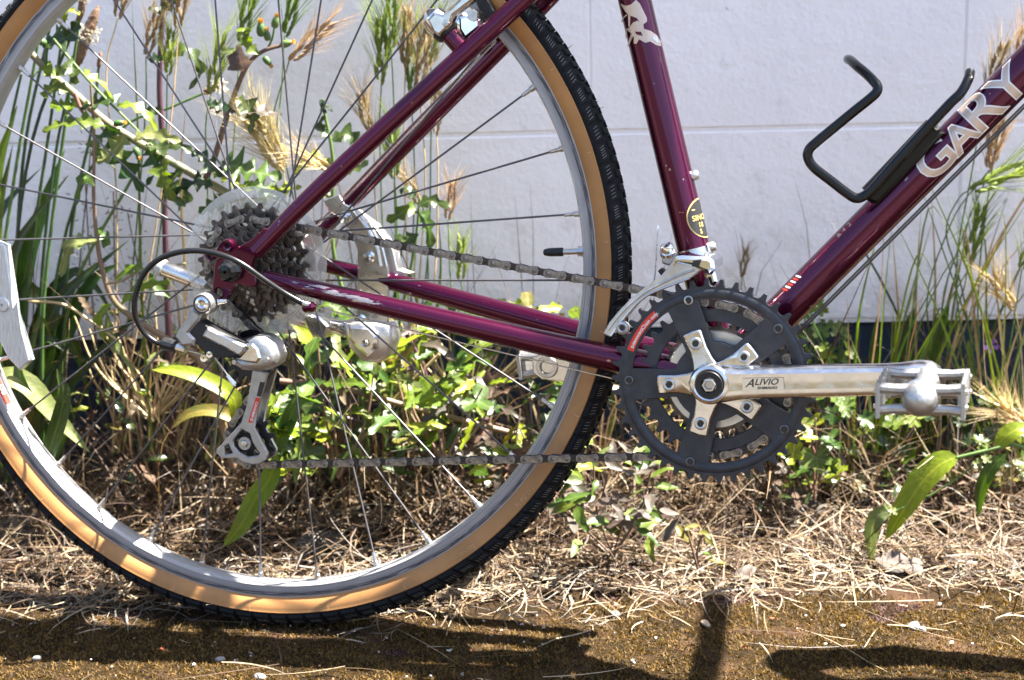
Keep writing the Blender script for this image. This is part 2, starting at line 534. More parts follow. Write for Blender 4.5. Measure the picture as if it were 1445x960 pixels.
    def build(s, name, mats, parent=None, angle=35, recalc=True, smooth=True):
        return link(name, s.mesh(name, mats, angle, recalc, smooth), parent)

def circle2(cx, cz, r, n=20, a0=0.0, a1=2 * math.pi):
    full = abs(a1 - a0 - 2 * math.pi) < 1e-6
    return [(cx + r * math.cos(a0 + (a1 - a0) * i / (n if full else n - 1)), cz + r * math.sin(a0 + (a1 - a0) * i / (n if full else n - 1))) for i in range(n)]
def bez(pts, n=24):
    """Catmull-Rom through the points"""
    p = [Vector(q) for q in pts]
    p = [p[0] * 2 - p[1]] + p + [p[-1] * 2 - p[-2]]
    out = []
    S = len(p) - 3
    per = max(1, n // S)
    for i in range(S):
        a, b, c, d = p[i:i + 4]
        for k in range(per):
            t = k / per
            out.append(0.5 * ((2 * b) + (c - a) * t + (2 * a - 5 * b + 4 * c - d) * t * t + (3 * b - a - 3 * c + d) * t ** 3))
    out.append(p[-2])
    return out
def text_tris(body, size, offset=0.0, xs=1.0, shear=0.0):
    cu = bpy.data.curves.new('lettering', 'FONT')
    cu.body = body
    cu.size = size
    cu.offset = offset
    cu.shear = shear
    cu.resolution_u = 4
    ob = bpy.data.objects.new('lettering', cu)
    me = bpy.data.meshes.new_from_object(ob)
    bm = bmesh.new(); bm.from_mesh(me)
    bmesh.ops.remove_doubles(bm, verts=bm.verts, dist=1e-6)
    ys = [v.co.y for v in bm.verts]
    y0, y1 = min(ys), max(ys)
    for i in range(1, 9):
        bmesh.ops.bisect_plane(bm, geom=list(bm.verts) + list(bm.edges) + list(bm.faces), plane_co=(0, y0 + (y1 - y0) * i / 9, 0), plane_no=(0, 1, 0))
    bmesh.ops.triangulate(bm, faces=bm.faces)
    bm.verts.ensure_lookup_table()
    v = [(p.co.x * xs, p.co.y) for p in bm.verts]
    f = [tuple(q.index for q in fa.verts) for fa in bm.faces]
    bm.free()
    bpy.data.objects.remove(ob); bpy.data.curves.remove(cu); bpy.data.meshes.remove(me)
    return v, f
rnd = random.Random(7)

# ================================================================== THE BICYCLE
bike = empty('bicycle')
bike.matrix_world = B_M
tag(bike, 'plum bicycle with tan-wall tyre and silver crank leaning beside the white wall', 'bicycle')
BB = Vector((0.4295, 0.0, -0.083))
ST_T = Vector((0.302, 0.0, 0.395))
st_ax = (ST_T - BB).normalized()
DT_T = Vector((0.868, 0.0, 0.396))
dt_ax = (DT_T - BB).normalized()
def stay_side(s):
    return [Vector((p.x, p.y * s, p.z)) for p in ()]

# ---- worn paint on the drive-side chainstay
def scratched_paint():
    m = paint.copy()
    m.name = 'scratched_plum_paint'
    n, l = m.node_tree.nodes, m.node_tree.links
    b = n['Principled BSDF']
    tc = n.new('ShaderNodeTexCoord')
    mp = n.new('ShaderNodeMapping')
    mp.inputs['Scale'].default_value = (38, 260, 240)
    mp.inputs['Rotation'].default_value = (0, math.radians(-11), 0)
    l.new(tc.outputs['Object'], mp.inputs[0])
    nz = n.new('ShaderNodeTexNoise')
    nz.inputs['Scale'].default_value = 1.0
    nz.inputs['Detail'].default_value = 6
    nz.inputs['Roughness'].default_value = 0.65
    l.new(mp.outputs[0], nz.inputs['Vector'])
    vd = n.new('ShaderNodeVectorMath'); vd.operation = 'SUBTRACT'
    c = P(500, 418, -0.066)
    vd.inputs[1].default_value = c
    l.new(tc.outputs['Object'], vd.inputs[0])
    rt = n.new('ShaderNodeVectorRotate'); rt.rotation_type = 'Y_AXIS'; rt.inputs['Angle'].default_value = math.radians(-12.5)
    l.new(vd.outputs[0], rt.inputs['Vector'])
    vs = n.new('ShaderNodeVectorMath'); vs.operation = 'MULTIPLY'
    vs.inputs[1].default_value = (16, 0, 190)
    l.new(rt.outputs[0], vs.inputs[0])
    ln = n.new('ShaderNodeVectorMath'); ln.operation = 'LENGTH'
    l.new(vs.outputs[0], ln.inputs[0])
    mk = n.new('ShaderNodeMapRange')
    mk.inputs['From Min'].default_value = 0.3; mk.inputs['From Max'].default_value = 1.25
    mk.inputs['To Min'].default_value = 0.17; mk.inputs['To Max'].default_value = -0.14
    l.new(ln.outputs['Value'], mk.inputs['Value'])
    ad = n.new('ShaderNodeMath'); ad.operation = 'ADD'
    l.new(nz.outputs['Fac'], ad.inputs[0]); l.new(mk.outputs[0], ad.inputs[1])
    rp = n.new('ShaderNodeValToRGB')
    rp.color_ramp.elements[0].position = 0.60; rp.color_ramp.elements[1].position = 0.66
    l.new(ad.outputs[0], rp.inputs[0])
    mix = n.new('ShaderNodeMix'); mix.data_type = 'RGBA'
    l.new(rp.outputs[0], mix.inputs['Factor'])
    l.new(b.inputs['Base Color'].links[0].from_socket, mix.inputs['A'])
    mix.inputs['B'].default_value = (0.40, 0.33, 0.30, 1)
    l.new(mix.outputs['Result'], b.inputs['Base Color'])
    return m
worn_paint = scratched_paint()

# ---- frame tubes
seat_tube = MB().tube([BB, BB + st_ax * 0.03, ST_T], [0.0145, 0.0143, 0.0143], 40).build('seat_tube', paint, bike)
down_tube = MB().tube([BB, DT_T], 0.0162, 44).build('down_tube', paint, bike)
MB().tube([ST_T - st_ax * 0.03, Vector((0.872, 0, 0.452))], 0.0143, 32).build('top_tube', paint, bike)
HT = Vector((-0.326, 0, 0.945))
h0 = Vector((0.879, 0, 0.365))
MB().tube([h0, h0 + HT * 0.14], 0.0175, 32).build('head_tube', paint, bike)
MB().tube([BB + Vector((0, -0.035, 0)), BB + Vector((0, 0.035, 0))], 0.0205, 40).build('bottom_bracket_shell', paint, bike)
for s in (-1, 1):
    cs = [Vector((0.028, s * 0.069, -0.0088)), Vector((0.10, s * 0.0655, -0.0225)), Vector((0.20, s * 0.056, -0.0425)), Vector((0.30, s * 0.044, -0.0622)), Vector((0.360, s * 0.036, -0.0730)), Vector((0.425, s * 0.028, -0.083))]
    stay = MB().tube(bez(cs, 30), [0.0070 + 0.0052 * min(1, i / 22) for i in range(31)], 28).build('chainstay', worn_paint if s < 0 else paint, bike)
    if s < 0: chainstay_near = stay
    ss = [Vector((0.020, s * 0.0685, 0.0135)), Vector((0.07, s * 0.0655, 0.0635)), Vector((0.15, s * 0.053, 0.1395)), Vector((0.24, s * 0.038, 0.2235)), Vector((0.30, s * 0.026, 0.2825)), Vector((0.335, s * 0.013, 0.318))]
    MB().tube(bez(ss, 30), [0.0074 + 0.0012 * min(1, i / 10) for i in range(31)], 24).build('seatstay', paint, bike)
    # dropout plate with eyelets
    ol = P2([(397, 328), (375, 349), (366, 354), (359, 366), (356, 376), (361, 384), (362, 404), (354, 405), (334, 401), (331, 404), (327, 412), (322, 421), (312, 426), (303, 421), (300, 408), (302, 385), (303, 372), (312, 362), (354, 339), (372, 322)], -0.0725)
    hole = circle2(*P2([(309, 413)], -0.0725)[0], 0.004, 12)
    dp = MB()
    if s < 0:
        dp.prism(ol, -0.0735, -0.0680, 0.0009, [hole])
    else:
        dp.prism(ol, 0.0680, 0.0735, 0.0009, [hole])
    d = dp.build('dropout', paint, bike)
    for (ex, ez, rr) in ((322, 346, 0.0056), (297, 360, 0.0048)):
        c = P(ex, ez, -0.0745)
        MB().lathe([(rr * 0.5, -0.0045), (rr * 0.85, -0.0048), (rr, -0.003), (rr, 0.004), (rr * 0.5, 0.004)], 20, (c.x, s * 0.0725, c.z), closed_prof=True).build('eyelet', paint, d)
    MB().prism([(c.x - 0.002, c.z - 0.004), (c.x + 0.028, c.z + 0.001), (c.x + 0.012, c.z + 0.014)], s * 0.0728, s * 0.0688).build('eyelet_tab', paint, d)
# dropout web shell round the stay ends
for s in (-1, 1):
    MB().lathe([(0.002, 0), (0.0095, 0.0), (0.0098, 0.003), (0.009, 0.006), (0.002, 0.006)], 28, (0, s * 0.0735 - 0.003, 0)).build('axle_boss', paint, bike)
# cable stop under the chainstay
ca, cb = P(428, 434, -0.074), P(446, 433, -0.074)
MB().tube([ca, ca.lerp(cb, 0.15), ca.lerp(cb, 0.75), cb], [0.0035, 0.0052, 0.0048, 0.0022], 8).build('cable_stop', paint, bike, angle=25)

# ---- decals on the tubes
def wrap(v2, s0, a, ax, r, lift, phi0=0.0, flip=1):
    nf = Vector((0, -1, 0))
    nu = nf.cross(ax) * -1
    if nu.z < 0: nu = -nu
    out = []
    for x, y in v2:
        ph = phi0 + y / r
        out.append(a + ax * (s0 + x) + (nf * math.cos(ph) + nu * math.sin(ph)) * (r + lift))
    return out
letters = [('G', 0.0, 0.0415), ('A', 0.0315, 0.0350), ('R', 0.0545, 0.0480), ('Y', 0.0850, 0.0430)]
s_start = (P(1291, 238, -0.014) - BB).dot(dt_ax)
for ch, off, size in letters:
    b = MB()
    for k, (o, lf) in enumerate(((0.0013, 0.0003), (0.0001, 0.0006))):
        v2, f2 = text_tris(ch, size, offset=o, xs=1.12)
        b.add(wrap([(x, y - 0.0135) for x, y in v2], s_start + off, BB, dt_ax, 0.0162, lf, phi0=0.0), f2, k)
    b.build('letter', [outline_l, silver_l], down_tube, recalc=False, smooth=False)
for off, mt in ((0.0, red_l), (0.0032, white_l), (0.0064, red_l), (0.0096, white_l), (0.0128, red_l), (0.016, white_l)):
    s0 = (P(1104, 413, -0.010) - BB).dot(dt_ax) + off
    v2 = [(x + (0.004 - 0.0005 * j), 0.0105 + 0.0012 * j) for j in range(6) for x in (0, 0.0018)]
    f2 = [(2 * j, 2 * j + 1, 2 * j + 3, 2 * j + 2) for j in range(5)]
    MB().add(wrap(v2, s0, BB, dt_ax, 0.0162, 0.0004), f2).build('decal_stripe', mt, down_tube, recalc=False)
for ch, off in (('&', 0.030), ('4', 0.038), ('2', 0.046)):
    v2, f2 = text_tris(ch, 0.0062, xs=1.1)
    MB().add(wrap([(x, y + 0.012) for x, y in v2], s_start - 0.110 + off * 0.8, BB, dt_ax, 0.0162, 0.0004), f2).build('letter', silver_l, down_tube, recalc=False, smooth=False)

def stick(pts8, off, sc, lift, name, mt, tube, a, ax, r, sub=0.0025):
    """outline drawn on a tube: pixels -> points on the tube's skin, triangles kept small"""
    poly = [(off[0] + x / sc, off[1] + y / sc) for x, y in pts8]
    bm = bmesh.new()
    vs = [bm.verts.new((x, y, 0)) for x, y in poly]
    es = [bm.edges.new((vs[i], vs[(i + 1) % len(vs)])) for i in range(len(vs))]
    bmesh.ops.triangle_fill(bm, use_beauty=True, edges=es)
    xs = [x for x, y in poly]
    x0, x1 = min(xs), max(xs)
    k = max(2, int((x1 - x0) / 2.5))
    for i in range(1, k):
        bmesh.ops.bisect_plane(bm, geom=list(bm.verts) + list(bm.edges) + list(bm.faces), plane_co=(x0 + (x1 - x0) * i / k, 0, 0), plane_no=(1, 0, 0))
    bm.verts.ensure_lookup_table()
    v = []
    for p in bm.verts:
        q = on_tube(p.co.x, p.co.y, a, ax, r)
        n = (q - a) - ax * (q - a).dot(ax)
        v.append(q + n.normalized() * lift)
    f = [tuple(q.index for q in fa.verts) for fa in bm.faces]
    bm.free()
    MB().add(v, f).build(name, mt, tube, recalc=False, smooth=False)
EM = [
    ([(285, 40), (350, 68), (405, 52), (460, 0), (500, 40), (535, 110), (580, 205), (582, 245), (540, 278), (548, 305), (500, 250), (470, 205), (430, 190), (375, 168), (340, 130)], silver_l, 0.0004),
    ([(480, 235), (540, 290), (550, 330), (620, 350), (690, 400), (735, 470), (738, 525), (680, 510), (620, 470), (565, 485), (505, 450), (440, 420), (420, 385), (345, 330), (390, 310), (430, 255)], silver_l, 0.0005),
    ([(375, 170), (400, 178), (398, 300), (378, 300)], silver_l, 0.0006),
    ([(355, 160), (368, 172), (330, 205), (312, 260), (300, 240), (318, 200)], silver_l, 0.0006),
    ([(412, 370), (440, 385), (385, 520), (368, 522)], silver_l, 0.0006),
    ([(345, 330), (362, 335), (372, 430), (350, 430)], silver_l, 0.0007),
    ([(440, 400), (500, 440), (470, 495), (440, 495)], silver_l, 0.0006),
    ([(450, 358), (518, 362), (536, 408), (470, 390)], paint, 0.0009),
    ([(650, 400), (695, 420), (722, 470), (718, 496), (680, 480), (640, 440)], steel, 0.0009),
    ([(430, 200), (470, 212), (445, 245), (412, 250)], paint, 0.0009),
]
for pts, mt, lf in EM:
    stick(pts, (840, 0), 8.0, lf, 'rider_emblem', mt, seat_tube, BB, st_ax, 0.0143)
s_b = (P(986, 309, -0.010) - BB).dot(st_ax)             # round badge wrapped round the front of the tube
def disc(rad, lift, mt):
    v2, f2 = [(0.0, 0.0202)], []
    for q_ in range(1, 7):
        for k_ in range(40):
            v2.append((rad * q_ / 6 * math.cos(k_ * math.pi / 20), 0.0202 + rad * q_ / 6 * math.sin(k_ * math.pi / 20)))
    for k_ in range(40):
        f2.append((0, 1 + k_, 1 + (k_ + 1) % 40))
        for q_ in range(5):
            f2.append((1 + q_ * 40 + k_, 1 + (q_ + 1) * 40 + k_, 1 + (q_ + 1) * 40 + (k_ + 1) % 40, 1 + q_ * 40 + (k_ + 1) % 40))
    MB().add(wrap(v2, s_b, BB, st_ax, 0.0143, lift), f2).build('round_badge', mt, seat_tube, recalc=False)
disc(0.0176, 0.00015, gold_l)
disc(0.0164, 0.0004, dark_l)
for body, ds, t0, sz in (('SINCE', -0.0010, 0.0072, 0.0066), ('18', -0.0072, 0.0115, 0.0060), ('S', -0.0128, 0.0118, 0.0056), ('~', 0.0070, 0.0085, 0.0060)):
    v2, f2 = text_tris(body, sz, offset=0.0001)
    # letters run round the tube: their x goes with the girth, their y up the tube
    MB().add(wrap([(ds + y, t0 + x) for x, y in v2], s_b, BB, st_ax, 0.0143, 0.0007), f2).build('letter', gold_l, seat_tube, recalc=False, smooth=False)
for (bx, bz) in ((978, 248), (1002, 349)):            # bottle bosses on the front of the seat tube
    c = P(bx, bz, 0)
    s0 = (c - BB).dot(st_ax)
    nrm = Vector((st_ax.z, 0, -st_ax.x))
    q = BB + st_ax * s0 + nrm * 0.0135
    MB().lathe([(0.001, 0.0062), (0.003, 0.006), (0.0042, 0.0045), (0.0044, 0.002), (0.0044, 0.0)], 16, q, nrm).build('bottle_boss_bolt', alloy_d, bike)

# ---- seat post, saddle, fork and bar beyond the picture
MB().tube([ST_T - st_ax * 0.02, ST_T + st_ax * 0.14], 0.0135, 24).build('seat_post', alloy, bike)
sp = ST_T + st_ax * 0.17
sad = MB()
sad.tube([sp + Vector((-0.13, 0, 0.012)), sp + Vector((-0.10, 0, 0.012)), sp + Vector((-0.05, 0, 0.0)), sp + Vector((0.03, 0, 0)), sp + Vector((0.13, 0, -0.004)), sp + Vector((0.15, 0, -0.01))], [0.03, 0.07, 0.066, 0.04, 0.02, 0.008], 24, flat=0.42)
sad.build('saddle', black_pl, bike)
fb = h0
for s in (-1, 1):
    MB().tube([fb + Vector((0.006, s * 0.03, -0.02)), fb + Vector((0.03, s * 0.05, -0.07)), fb + Vector((0.09, s * 0.052, -0.25)), Vector((1.045, s * 0.052, 0.0))], [0.013, 0.013, 0.012, 0.007], 16).build('fork_blade', paint, bike)
MB().tube([fb + Vector((0.006, -0.033, -0.02)), fb + Vector((0.006, 0.033, -0.02))], 0.014, 20).build('fork_crown', paint, bike)
hb = h0 + HT * 0.19
MB().tube([h0 + HT * 0.14, hb], 0.013, 20).tube([hb, hb + Vector((0.09, 0, 0.012))], 0.013, 16).build('handlebar_stem', black_pl, bike)
MB().tube([hb + Vector((0.06, -0.26, 0.015)), hb + Vector((0.09, -0.06, 0.012)), hb + Vector((0.09, 0.06, 0.012)), hb + Vector((0.06, 0.24, 0.015))], 0.0125, 16).build('handlebar', black_pl, bike)

# ---- rear wheel: rim, tyre, spokes, hub, cogs
wheel = empty('rear_wheel', parent=bike)
rim_prof = [(0.3030, 0.0), (0.3033, -0.004), (0.3045, -0.0085), (0.3062, -0.0108), (0.3068, -0.0122), (0.3077, -0.0122), (0.3082, -0.0115), (0.3170, -0.0119), (0.3182, -0.0114), (0.3182, -0.0100), (0.3140, -0.0095), (0.3140, 0.0095), (0.3182, 0.0100), (0.3182, 0.0114), (0.3170, 0.0119), (0.3082, 0.0115), (0.3077, 0.0122), (0.3068, 0.0122), (0.3062, 0.0108), (0.3045, 0.0085), (0.3033, 0.004)]
rim_me = MB().lathe(rim_prof, 240, closed_prof=True).mesh('rim', rim_m, angle=14)
link('rim', rim_me, wheel)
tyre_prof = [(0.316, -0.0100), (0.3225, -0.0150), (0.3300, -0.0168), (0.3345, -0.0163), (0.3385, -0.0138), (0.3420, -0.0095), (0.3438, -0.0045), (0.3444, 0.0), (0.3438, 0.0045), (0.3420, 0.0095), (0.3385, 0.0138), (0.3345, 0.0163), (0.3300, 0.0168), (0.3225, 0.0150), (0.316, 0.0100)]
tyre_me = MB().lathe(tyre_prof, 220).mesh('tyre', rubber, angle=60)
tyre = link('tyre', tyre_me, wheel)
sw_me = []
for s in (-1, 1):
    pr = [(0.3165, s * 0.0112), (0.3190, s * 0.0131), (0.3215, s * 0.0150), (0.3250, s * 0.0164), (0.3285, s * 0.01735), (0.3303, s * 0.01745), (0.3310, s * 0.0178), (0.3316, s * 0.0174), (0.3318, s * 0.0166)]
    me = MB().lathe(pr, 220).mesh('tan_sidewall', tan, angle=50)
    sw_me.append(me)
    link('tan_sidewall', me, wheel)
# knobs on the shoulder, one mesh shared by all
def knob_mesh(s, var):
    b = MB()
    dA = 2 * math.pi / 120
    L = dA * 0.84
    def pt(r, y, a): return (r * math.cos(a), y, r * math.sin(a))
    sk = 0.010 * (1 if var else 1)
    secs = [(0.3330, 0.0172), (0.3362, 0.0178), (0.3405, 0.0148), (0.3425, 0.0112), (0.3410, 0.0100)]
    v, f = [], []
    for j, t in enumerate((-0.5, -0.42, 0.42, 0.5)):
        for k, (r, y) in enumerate(secs):
            rr = r - (0.0016 if j in (0, 3) else 0.0)
            v.append(pt(rr, s * y, t * L + k * sk * 0.30))
    K = len(secs)
    for j in range(3):
        for k in range(K - 1):
            f.append((j * K + k, (j + 1) * K + k, (j + 1) * K + k + 1, j * K + k + 1))
    f += [tuple(range(K)), tuple(range(3 * K, 4 * K))[::-1]]
    b.add(v, f)
    n = 5 if var else 4                                    # moulded ribs, their glint put into a paler grey
    for i in range(n):
        a = (-0.36 + 0.72 * i / (n - 1)) * L * 0.85 + 0.006
        w = 0.0028 / 2
        v = [pt(0.3380, s * 0.0172, a - w), pt(0.3380, s * 0.0172, a), pt(0.3412, s * 0.0147, a + w + 0.002), pt(0.3412, s * 0.0147, a + 0.002 + 2 * w)]
        v2 = [tuple(Vector(p) + Vector((p[0], 0, p[2])).normalized() * 0.0002) for p in v]
        b.add(v2, [(0, 1, 3, 2)], 1)
    return b.mesh('tread_block', [rubber, rib_m], angle=30)
kn = {(s, q): knob_mesh(s, q) for s in (-1, 1) for q in (0, 1)}
for i in range(120):
    for s in (-1, 1):
        link('tread_block', kn[(s, i % 3 == 0)], wheel, Matrix.Rotation(-2 * math.pi * (i + (0.5 if s > 0 else 0)) / 120, 4, 'Y'))
# centre tread: small chevron blocks
b = MB()
r1 = random.Random(3)
for i in range(170):
    a = 2 * math.pi * i / 170
    for s in (-1, 1):
        vv = []
        for (da, y) in ((-0.008, 0.0008), (0.008, 0.0008), (0.014, 0.0088), (-0.003, 0.0088)):
            aa = a + da + (0.018 if s > 0 else 0)
            for r in (0.3425 - (0.0018 if y > 0.005 else 0), 0.3466 - (0.0018 if y > 0.005 else 0)):
                vv.append((r * math.cos(aa), s * y, r * math.sin(aa)))
        b.add(vv, [(1, 3, 5, 7), (0, 1, 3, 2), (2, 3, 5, 4), (4, 5, 7, 6), (6, 7, 1, 0)])
ct_me = b.mesh('centre_tread', rubber, angle=20)
tag(link('centre_tread', ct_me, wheel), kind='stuff')
b = MB()
for i in range(90):                                          # moulding hairs left on the tread
    a = r1.uniform(0, 2 * math.pi); y = r1.uniform(-0.012, 0.006)
    r0 = 0.3425 - abs(y) * 0.25
    p = Vector((r0 * math.cos(a), y, r0 * math.sin(a)))
    e = p.normalized()
    q = p + e * r1.uniform(0.005, 0.009) + Vector((r1.uniform(-1, 1), r1.uniform(-1, 1), r1.uniform(-1, 1))) * 0.0015
    b.tube([p, p.lerp(q, 0.6), q], [0.0003, 0.00025, 0.0001], 4)
tag(b.build('rubber_hairs', rubber, wheel), kind='stuff')
# raised lettering on the sidewall
def rim_text(body, size, ang, r0, y, mt, name, flipy=False, parent=wheel):
    v2, f2 = text_tris(body, size)
    w = max(x for x, _ in v2)
    v = []
    for x, yy in v2:
        a = ang + (x - w / 2) / r0
        r = r0 - yy
        v.append((r * math.cos(a), y + (0 if not flipy else (yy * 0.25)), r * math.sin(a)))
    return MB().add(v, f2).build(name, mt, parent, recalc=False, smooth=False)
tan_hi = mat('tan_sidewall_print', (0.62, 0.36, 0.15), rough=0.5)
ang_a = math.atan2(P(735, 700, -0.017).z, P(735, 700, -0.017).x)
rim_text('70 PSI 14', 0.0058, ang_a, 0.3290, -0.0180, tan_hi, 'raised_letter')
ang_b = math.atan2(P(655, 772, -0.017).z, P(655, 772, -0.017).x)
rim_text('700x35C', 0.0050, ang_b, 0.3285, -0.0180, tan_hi, 'raised_letter')
for k in range(26):
    a = 2 * math.pi * (k + 0.37) / 26
    v = [((r) * math.cos(a + d_), y_, (r) * math.sin(a + d_)) for r, y_ in ((0.3262, -0.01715), (0.3300, -0.0180)) for d_ in (-0.0011, 0.0011)]
    MB().add(v, [(0, 1, 3, 2)]).build('mould_mark', tan_hi, wheel, recalc=False)
# spokes
HOLES = 32
phase = math.radians(9.9)
def spoke_pts(k):
    a = phase + 2 * math.pi * k / HOLES
    near = (k % 2 == 0)
    lead = 1 if (k // 2) % 2 == 0 else -1
    y = -0.0185 if near else 0.034
    yo = 0.0022 if lead > 0 else -0.0022
    ha = a + lead * math.radians(68)
    rim_p = Vector((0.3025 * math.cos(a), (-0.002 if near else 0.002), 0.3025 * math.sin(a)))
    hub_p = Vector((0.0235 * math.cos(ha), y + yo, 0.0235 * math.sin(ha)))
    return rim_p, hub_p
for k in range(HOLES):
    a, h = spoke_pts(k)
    d = (h - a).normalized()
    sp_o = MB().tube([a + d * 0.010, h], 0.00092, 8).build('spoke', spoke_m, wheel, angle=80)
    MB().tube([a - d * 0.0015, a + d * 0.0035, a + d * 0.0045, a + d * 0.0125], [0.0030, 0.0028, 0.0020, 0.0018], 10).build('spoke_nipple', steel, sp_o)
hubm = MB().lathe([(0.004, -0.066), (0.009, -0.066), (0.010, -0.022), (0.026, -0.0215), (0.0275, -0.019), (0.026, -0.0165), (0.016, -0.012), (0.0125, 0.0), (0.016, 0.027), (0.026, 0.032), (0.0275, 0.034), (0.026, 0.0365), (0.014, 0.040), (0.012, 0.066), (0.004, 0.066)], 40)
hubm.build('hub', alloy_d, wheel)
# valve
va = math.atan2(0.0187, 0.3016)
e = Vector((math.cos(va), 0, math.sin(va)))
vl = MB().tube([e * 0.305, e * 0.272], 0.0028, 14).tube([e * 0.3035, e * 0.2985], 0.0050, 8)
vo = vl.build('valve', alloy_d, wheel)
MB().tube([e * 0.285, e * 0.284, e * 0.272, e * 0.2675, e * 0.2665], [0.0030, 0.0040, 0.0038, 0.0029, 0.0018], 16).build('valve_cap', black_pl, vo)
# clear reflector clipped between two spokes, seen at the picture's edge
rf = [P(a, b_, -0.012) for a, b_ in ((-4, 340), (10, 346), (24, 440), (45, 508), (30, 522), (14, 505), (-4, 470))]
ro = MB().prism([(p.x, p.z) for p in rf], -0.016, -0.006, 0.0015).build('wheel_reflector', reflector_m, wheel)
c = P(4, 430, -0.016)
MB().lathe([(0.001, -0.002), (0.006, -0.0018), (0.0075, 0.0)], 20, (c.x, -0.016, c.z)).build('reflector_boss', reflector_m, ro)
rl = P2([(24, 425), (30, 470), (40, 505), (30, 512), (22, 480), (16, 440)], -0.0164)
MB().prism(rl, -0.0166, -0.0158, 0.0).build('reflector_panel', reflector_m, ro)
# red sticker on the inner face of the rim
sang = math.atan2(P(6, 548, -0.006).z, P(6, 548, -0.006).x)
v, f = [], []
for i in range(13):
    a = sang + (i - 6) * 0.0085
    for (r, y) in ((0.30655, -0.01075), (0.3042, -0.0078), (0.3031, -0.0043)):
        v.append(((r - 0.0004) * math.cos(a), y, (r - 0.0004) * math.sin(a)))
for i in range(12):
    for k in range(2): f.append((i * 3 + k, i * 3 + 3 + k, i * 3 + 4 + k, i * 3 + 1 + k))
stk = MB().add(v, f).build('rim_sticker', red_l, wheel, recalc=False)
v2, f2 = text_tris('EST', 0.0075)
w2 = max(x for x, _ in v2)
v = []
for x, y in v2:
    a = sang - (x - w2 / 2) / 0.3045
    t = y / 0.0065
    r = 0.3063 + (0.3035 - 0.3063) * (1 - t) ; yy = -0.0104 + 0.0058 * (1 - t)
    v.append(((r - 0.0012) * math.cos(a), yy, (r - 0.0012) * math.sin(a)))
MB().add(v, f2).build('letter', white_l, stk, recalc=False, smooth=False)
# spoke protector
pr = [(0.022, -0.0242), (0.058, -0.0246), (0.0590, -0.0262), (0.0605, -0.0262), (0.0612, -0.0246), (0.0665, -0.0243), (0.0686, -0.0236), (0.0690, -0.0220), (0.0672, -0.0222), (0.022, -0.0226)]
MB().lathe(pr, 120, closed_prof=True).build('spoke_protector', protector_m, wheel, angle=30)

# ---- toothed discs
def toothed(T, y, th, mats, parent, name, inner=None, holes=(), depth=0.0037, bev=0.0004, extra_r=0.0029, arms=None, worn=0.0):
    pr_ = 0.0127 / (2 * math.sin(math.pi / T))
    rt, rv = pr_ + extra_r, pr_ - depth
    out = []
    for t in range(T):
        a = 2 * math.pi * (t + 0.5) / T
        da = 2 * math.pi / T
        for fr, r in ((-0.5, rv + 0.0002), (-0.36, rv), (-0.22, rv + 0.0012), (-0.15, pr_ + extra_r * 0.35), (-0.10, rt), (0.075, rt), (0.165, pr_ + extra_r * 0.3), (0.22, rv + 0.0012), (0.36, rv)):
            out.append((r * math.cos(a + fr * da), r * math.sin(a + fr * da)))
    b = MB().prism(out, y - th / 2, y + th / 2, bev, holes)
    return b, pr_
cass = empty('cassette', parent=bike)
COGS = [26, 23, 20, 18, 16, 14, 12]
for i, T in enumerate(COGS):
    y = -0.0280 - 0.0048 * i
    pr_ = 0.0127 / (2 * math.sin(math.pi / T))
    hl = []
    ri, ro_ = max(0.018, pr_ - 0.0165), pr_ - 0.0078
    if T >= 18:
        nh = 9 if T > 20 else 7
        for k in range(nh):
            a = 2 * math.pi * (k + 0.3 * i) / nh
            rm, hw = (ri + ro_) / 2, (ro_ - ri) / 2
            hl.append([(rm * math.cos(a) + hw * 0.9 * math.cos(q * math.pi / 5), rm * math.sin(a) + hw * 0.9 * math.sin(q * math.pi / 5)) for q in range(10)])
    b, _ = toothed(T, y, 0.0021, None, None, 'cog', holes=hl, depth=0.0030, extra_r=0.0022)
    o = b.build('cog', cog_m, cass, angle=30)
    rr = random.Random(T)
    o.rotation_euler[1] = rr.uniform(0, 0.5)
    # shift ramps pressed into the flank of the cog
    for k in range(max(3, T // 5)):
        a = 2 * math.pi * (k + 0.35) / max(3, T // 5)
        rm = pr_ - 0.0045
        MB().box((rm * math.cos(a), y - 0.00125, rm * math.sin(a)), (0.0065, 0.0008, 0.0026), Matrix.Rotation(-a - 0.9, 3, 'Y')).build('shift_ramp', steel, o)
MB().lathe([(0.006, -0.064), (0.011, -0.064), (0.0125, -0.061), (0.0165, -0.0605), (0.0165, -0.026), (0.006, -0.026)], 36).build('lockring', cog_m, cass)

# ---- quick-release nut
q = P(319, 387, -0.078)
MB().lathe([(0.0015, -0.016), (0.0065, -0.0155), (0.0082, -0.012), (0.0084, -0.008), (0.0105, -0.006), (0.0108, -0.001), (0.0105, 0.0)], 9, (q.x + 0.004, -0.0745, q.z + 0.003)).build('quick_release_nut', black_gl, bike, angle=20)

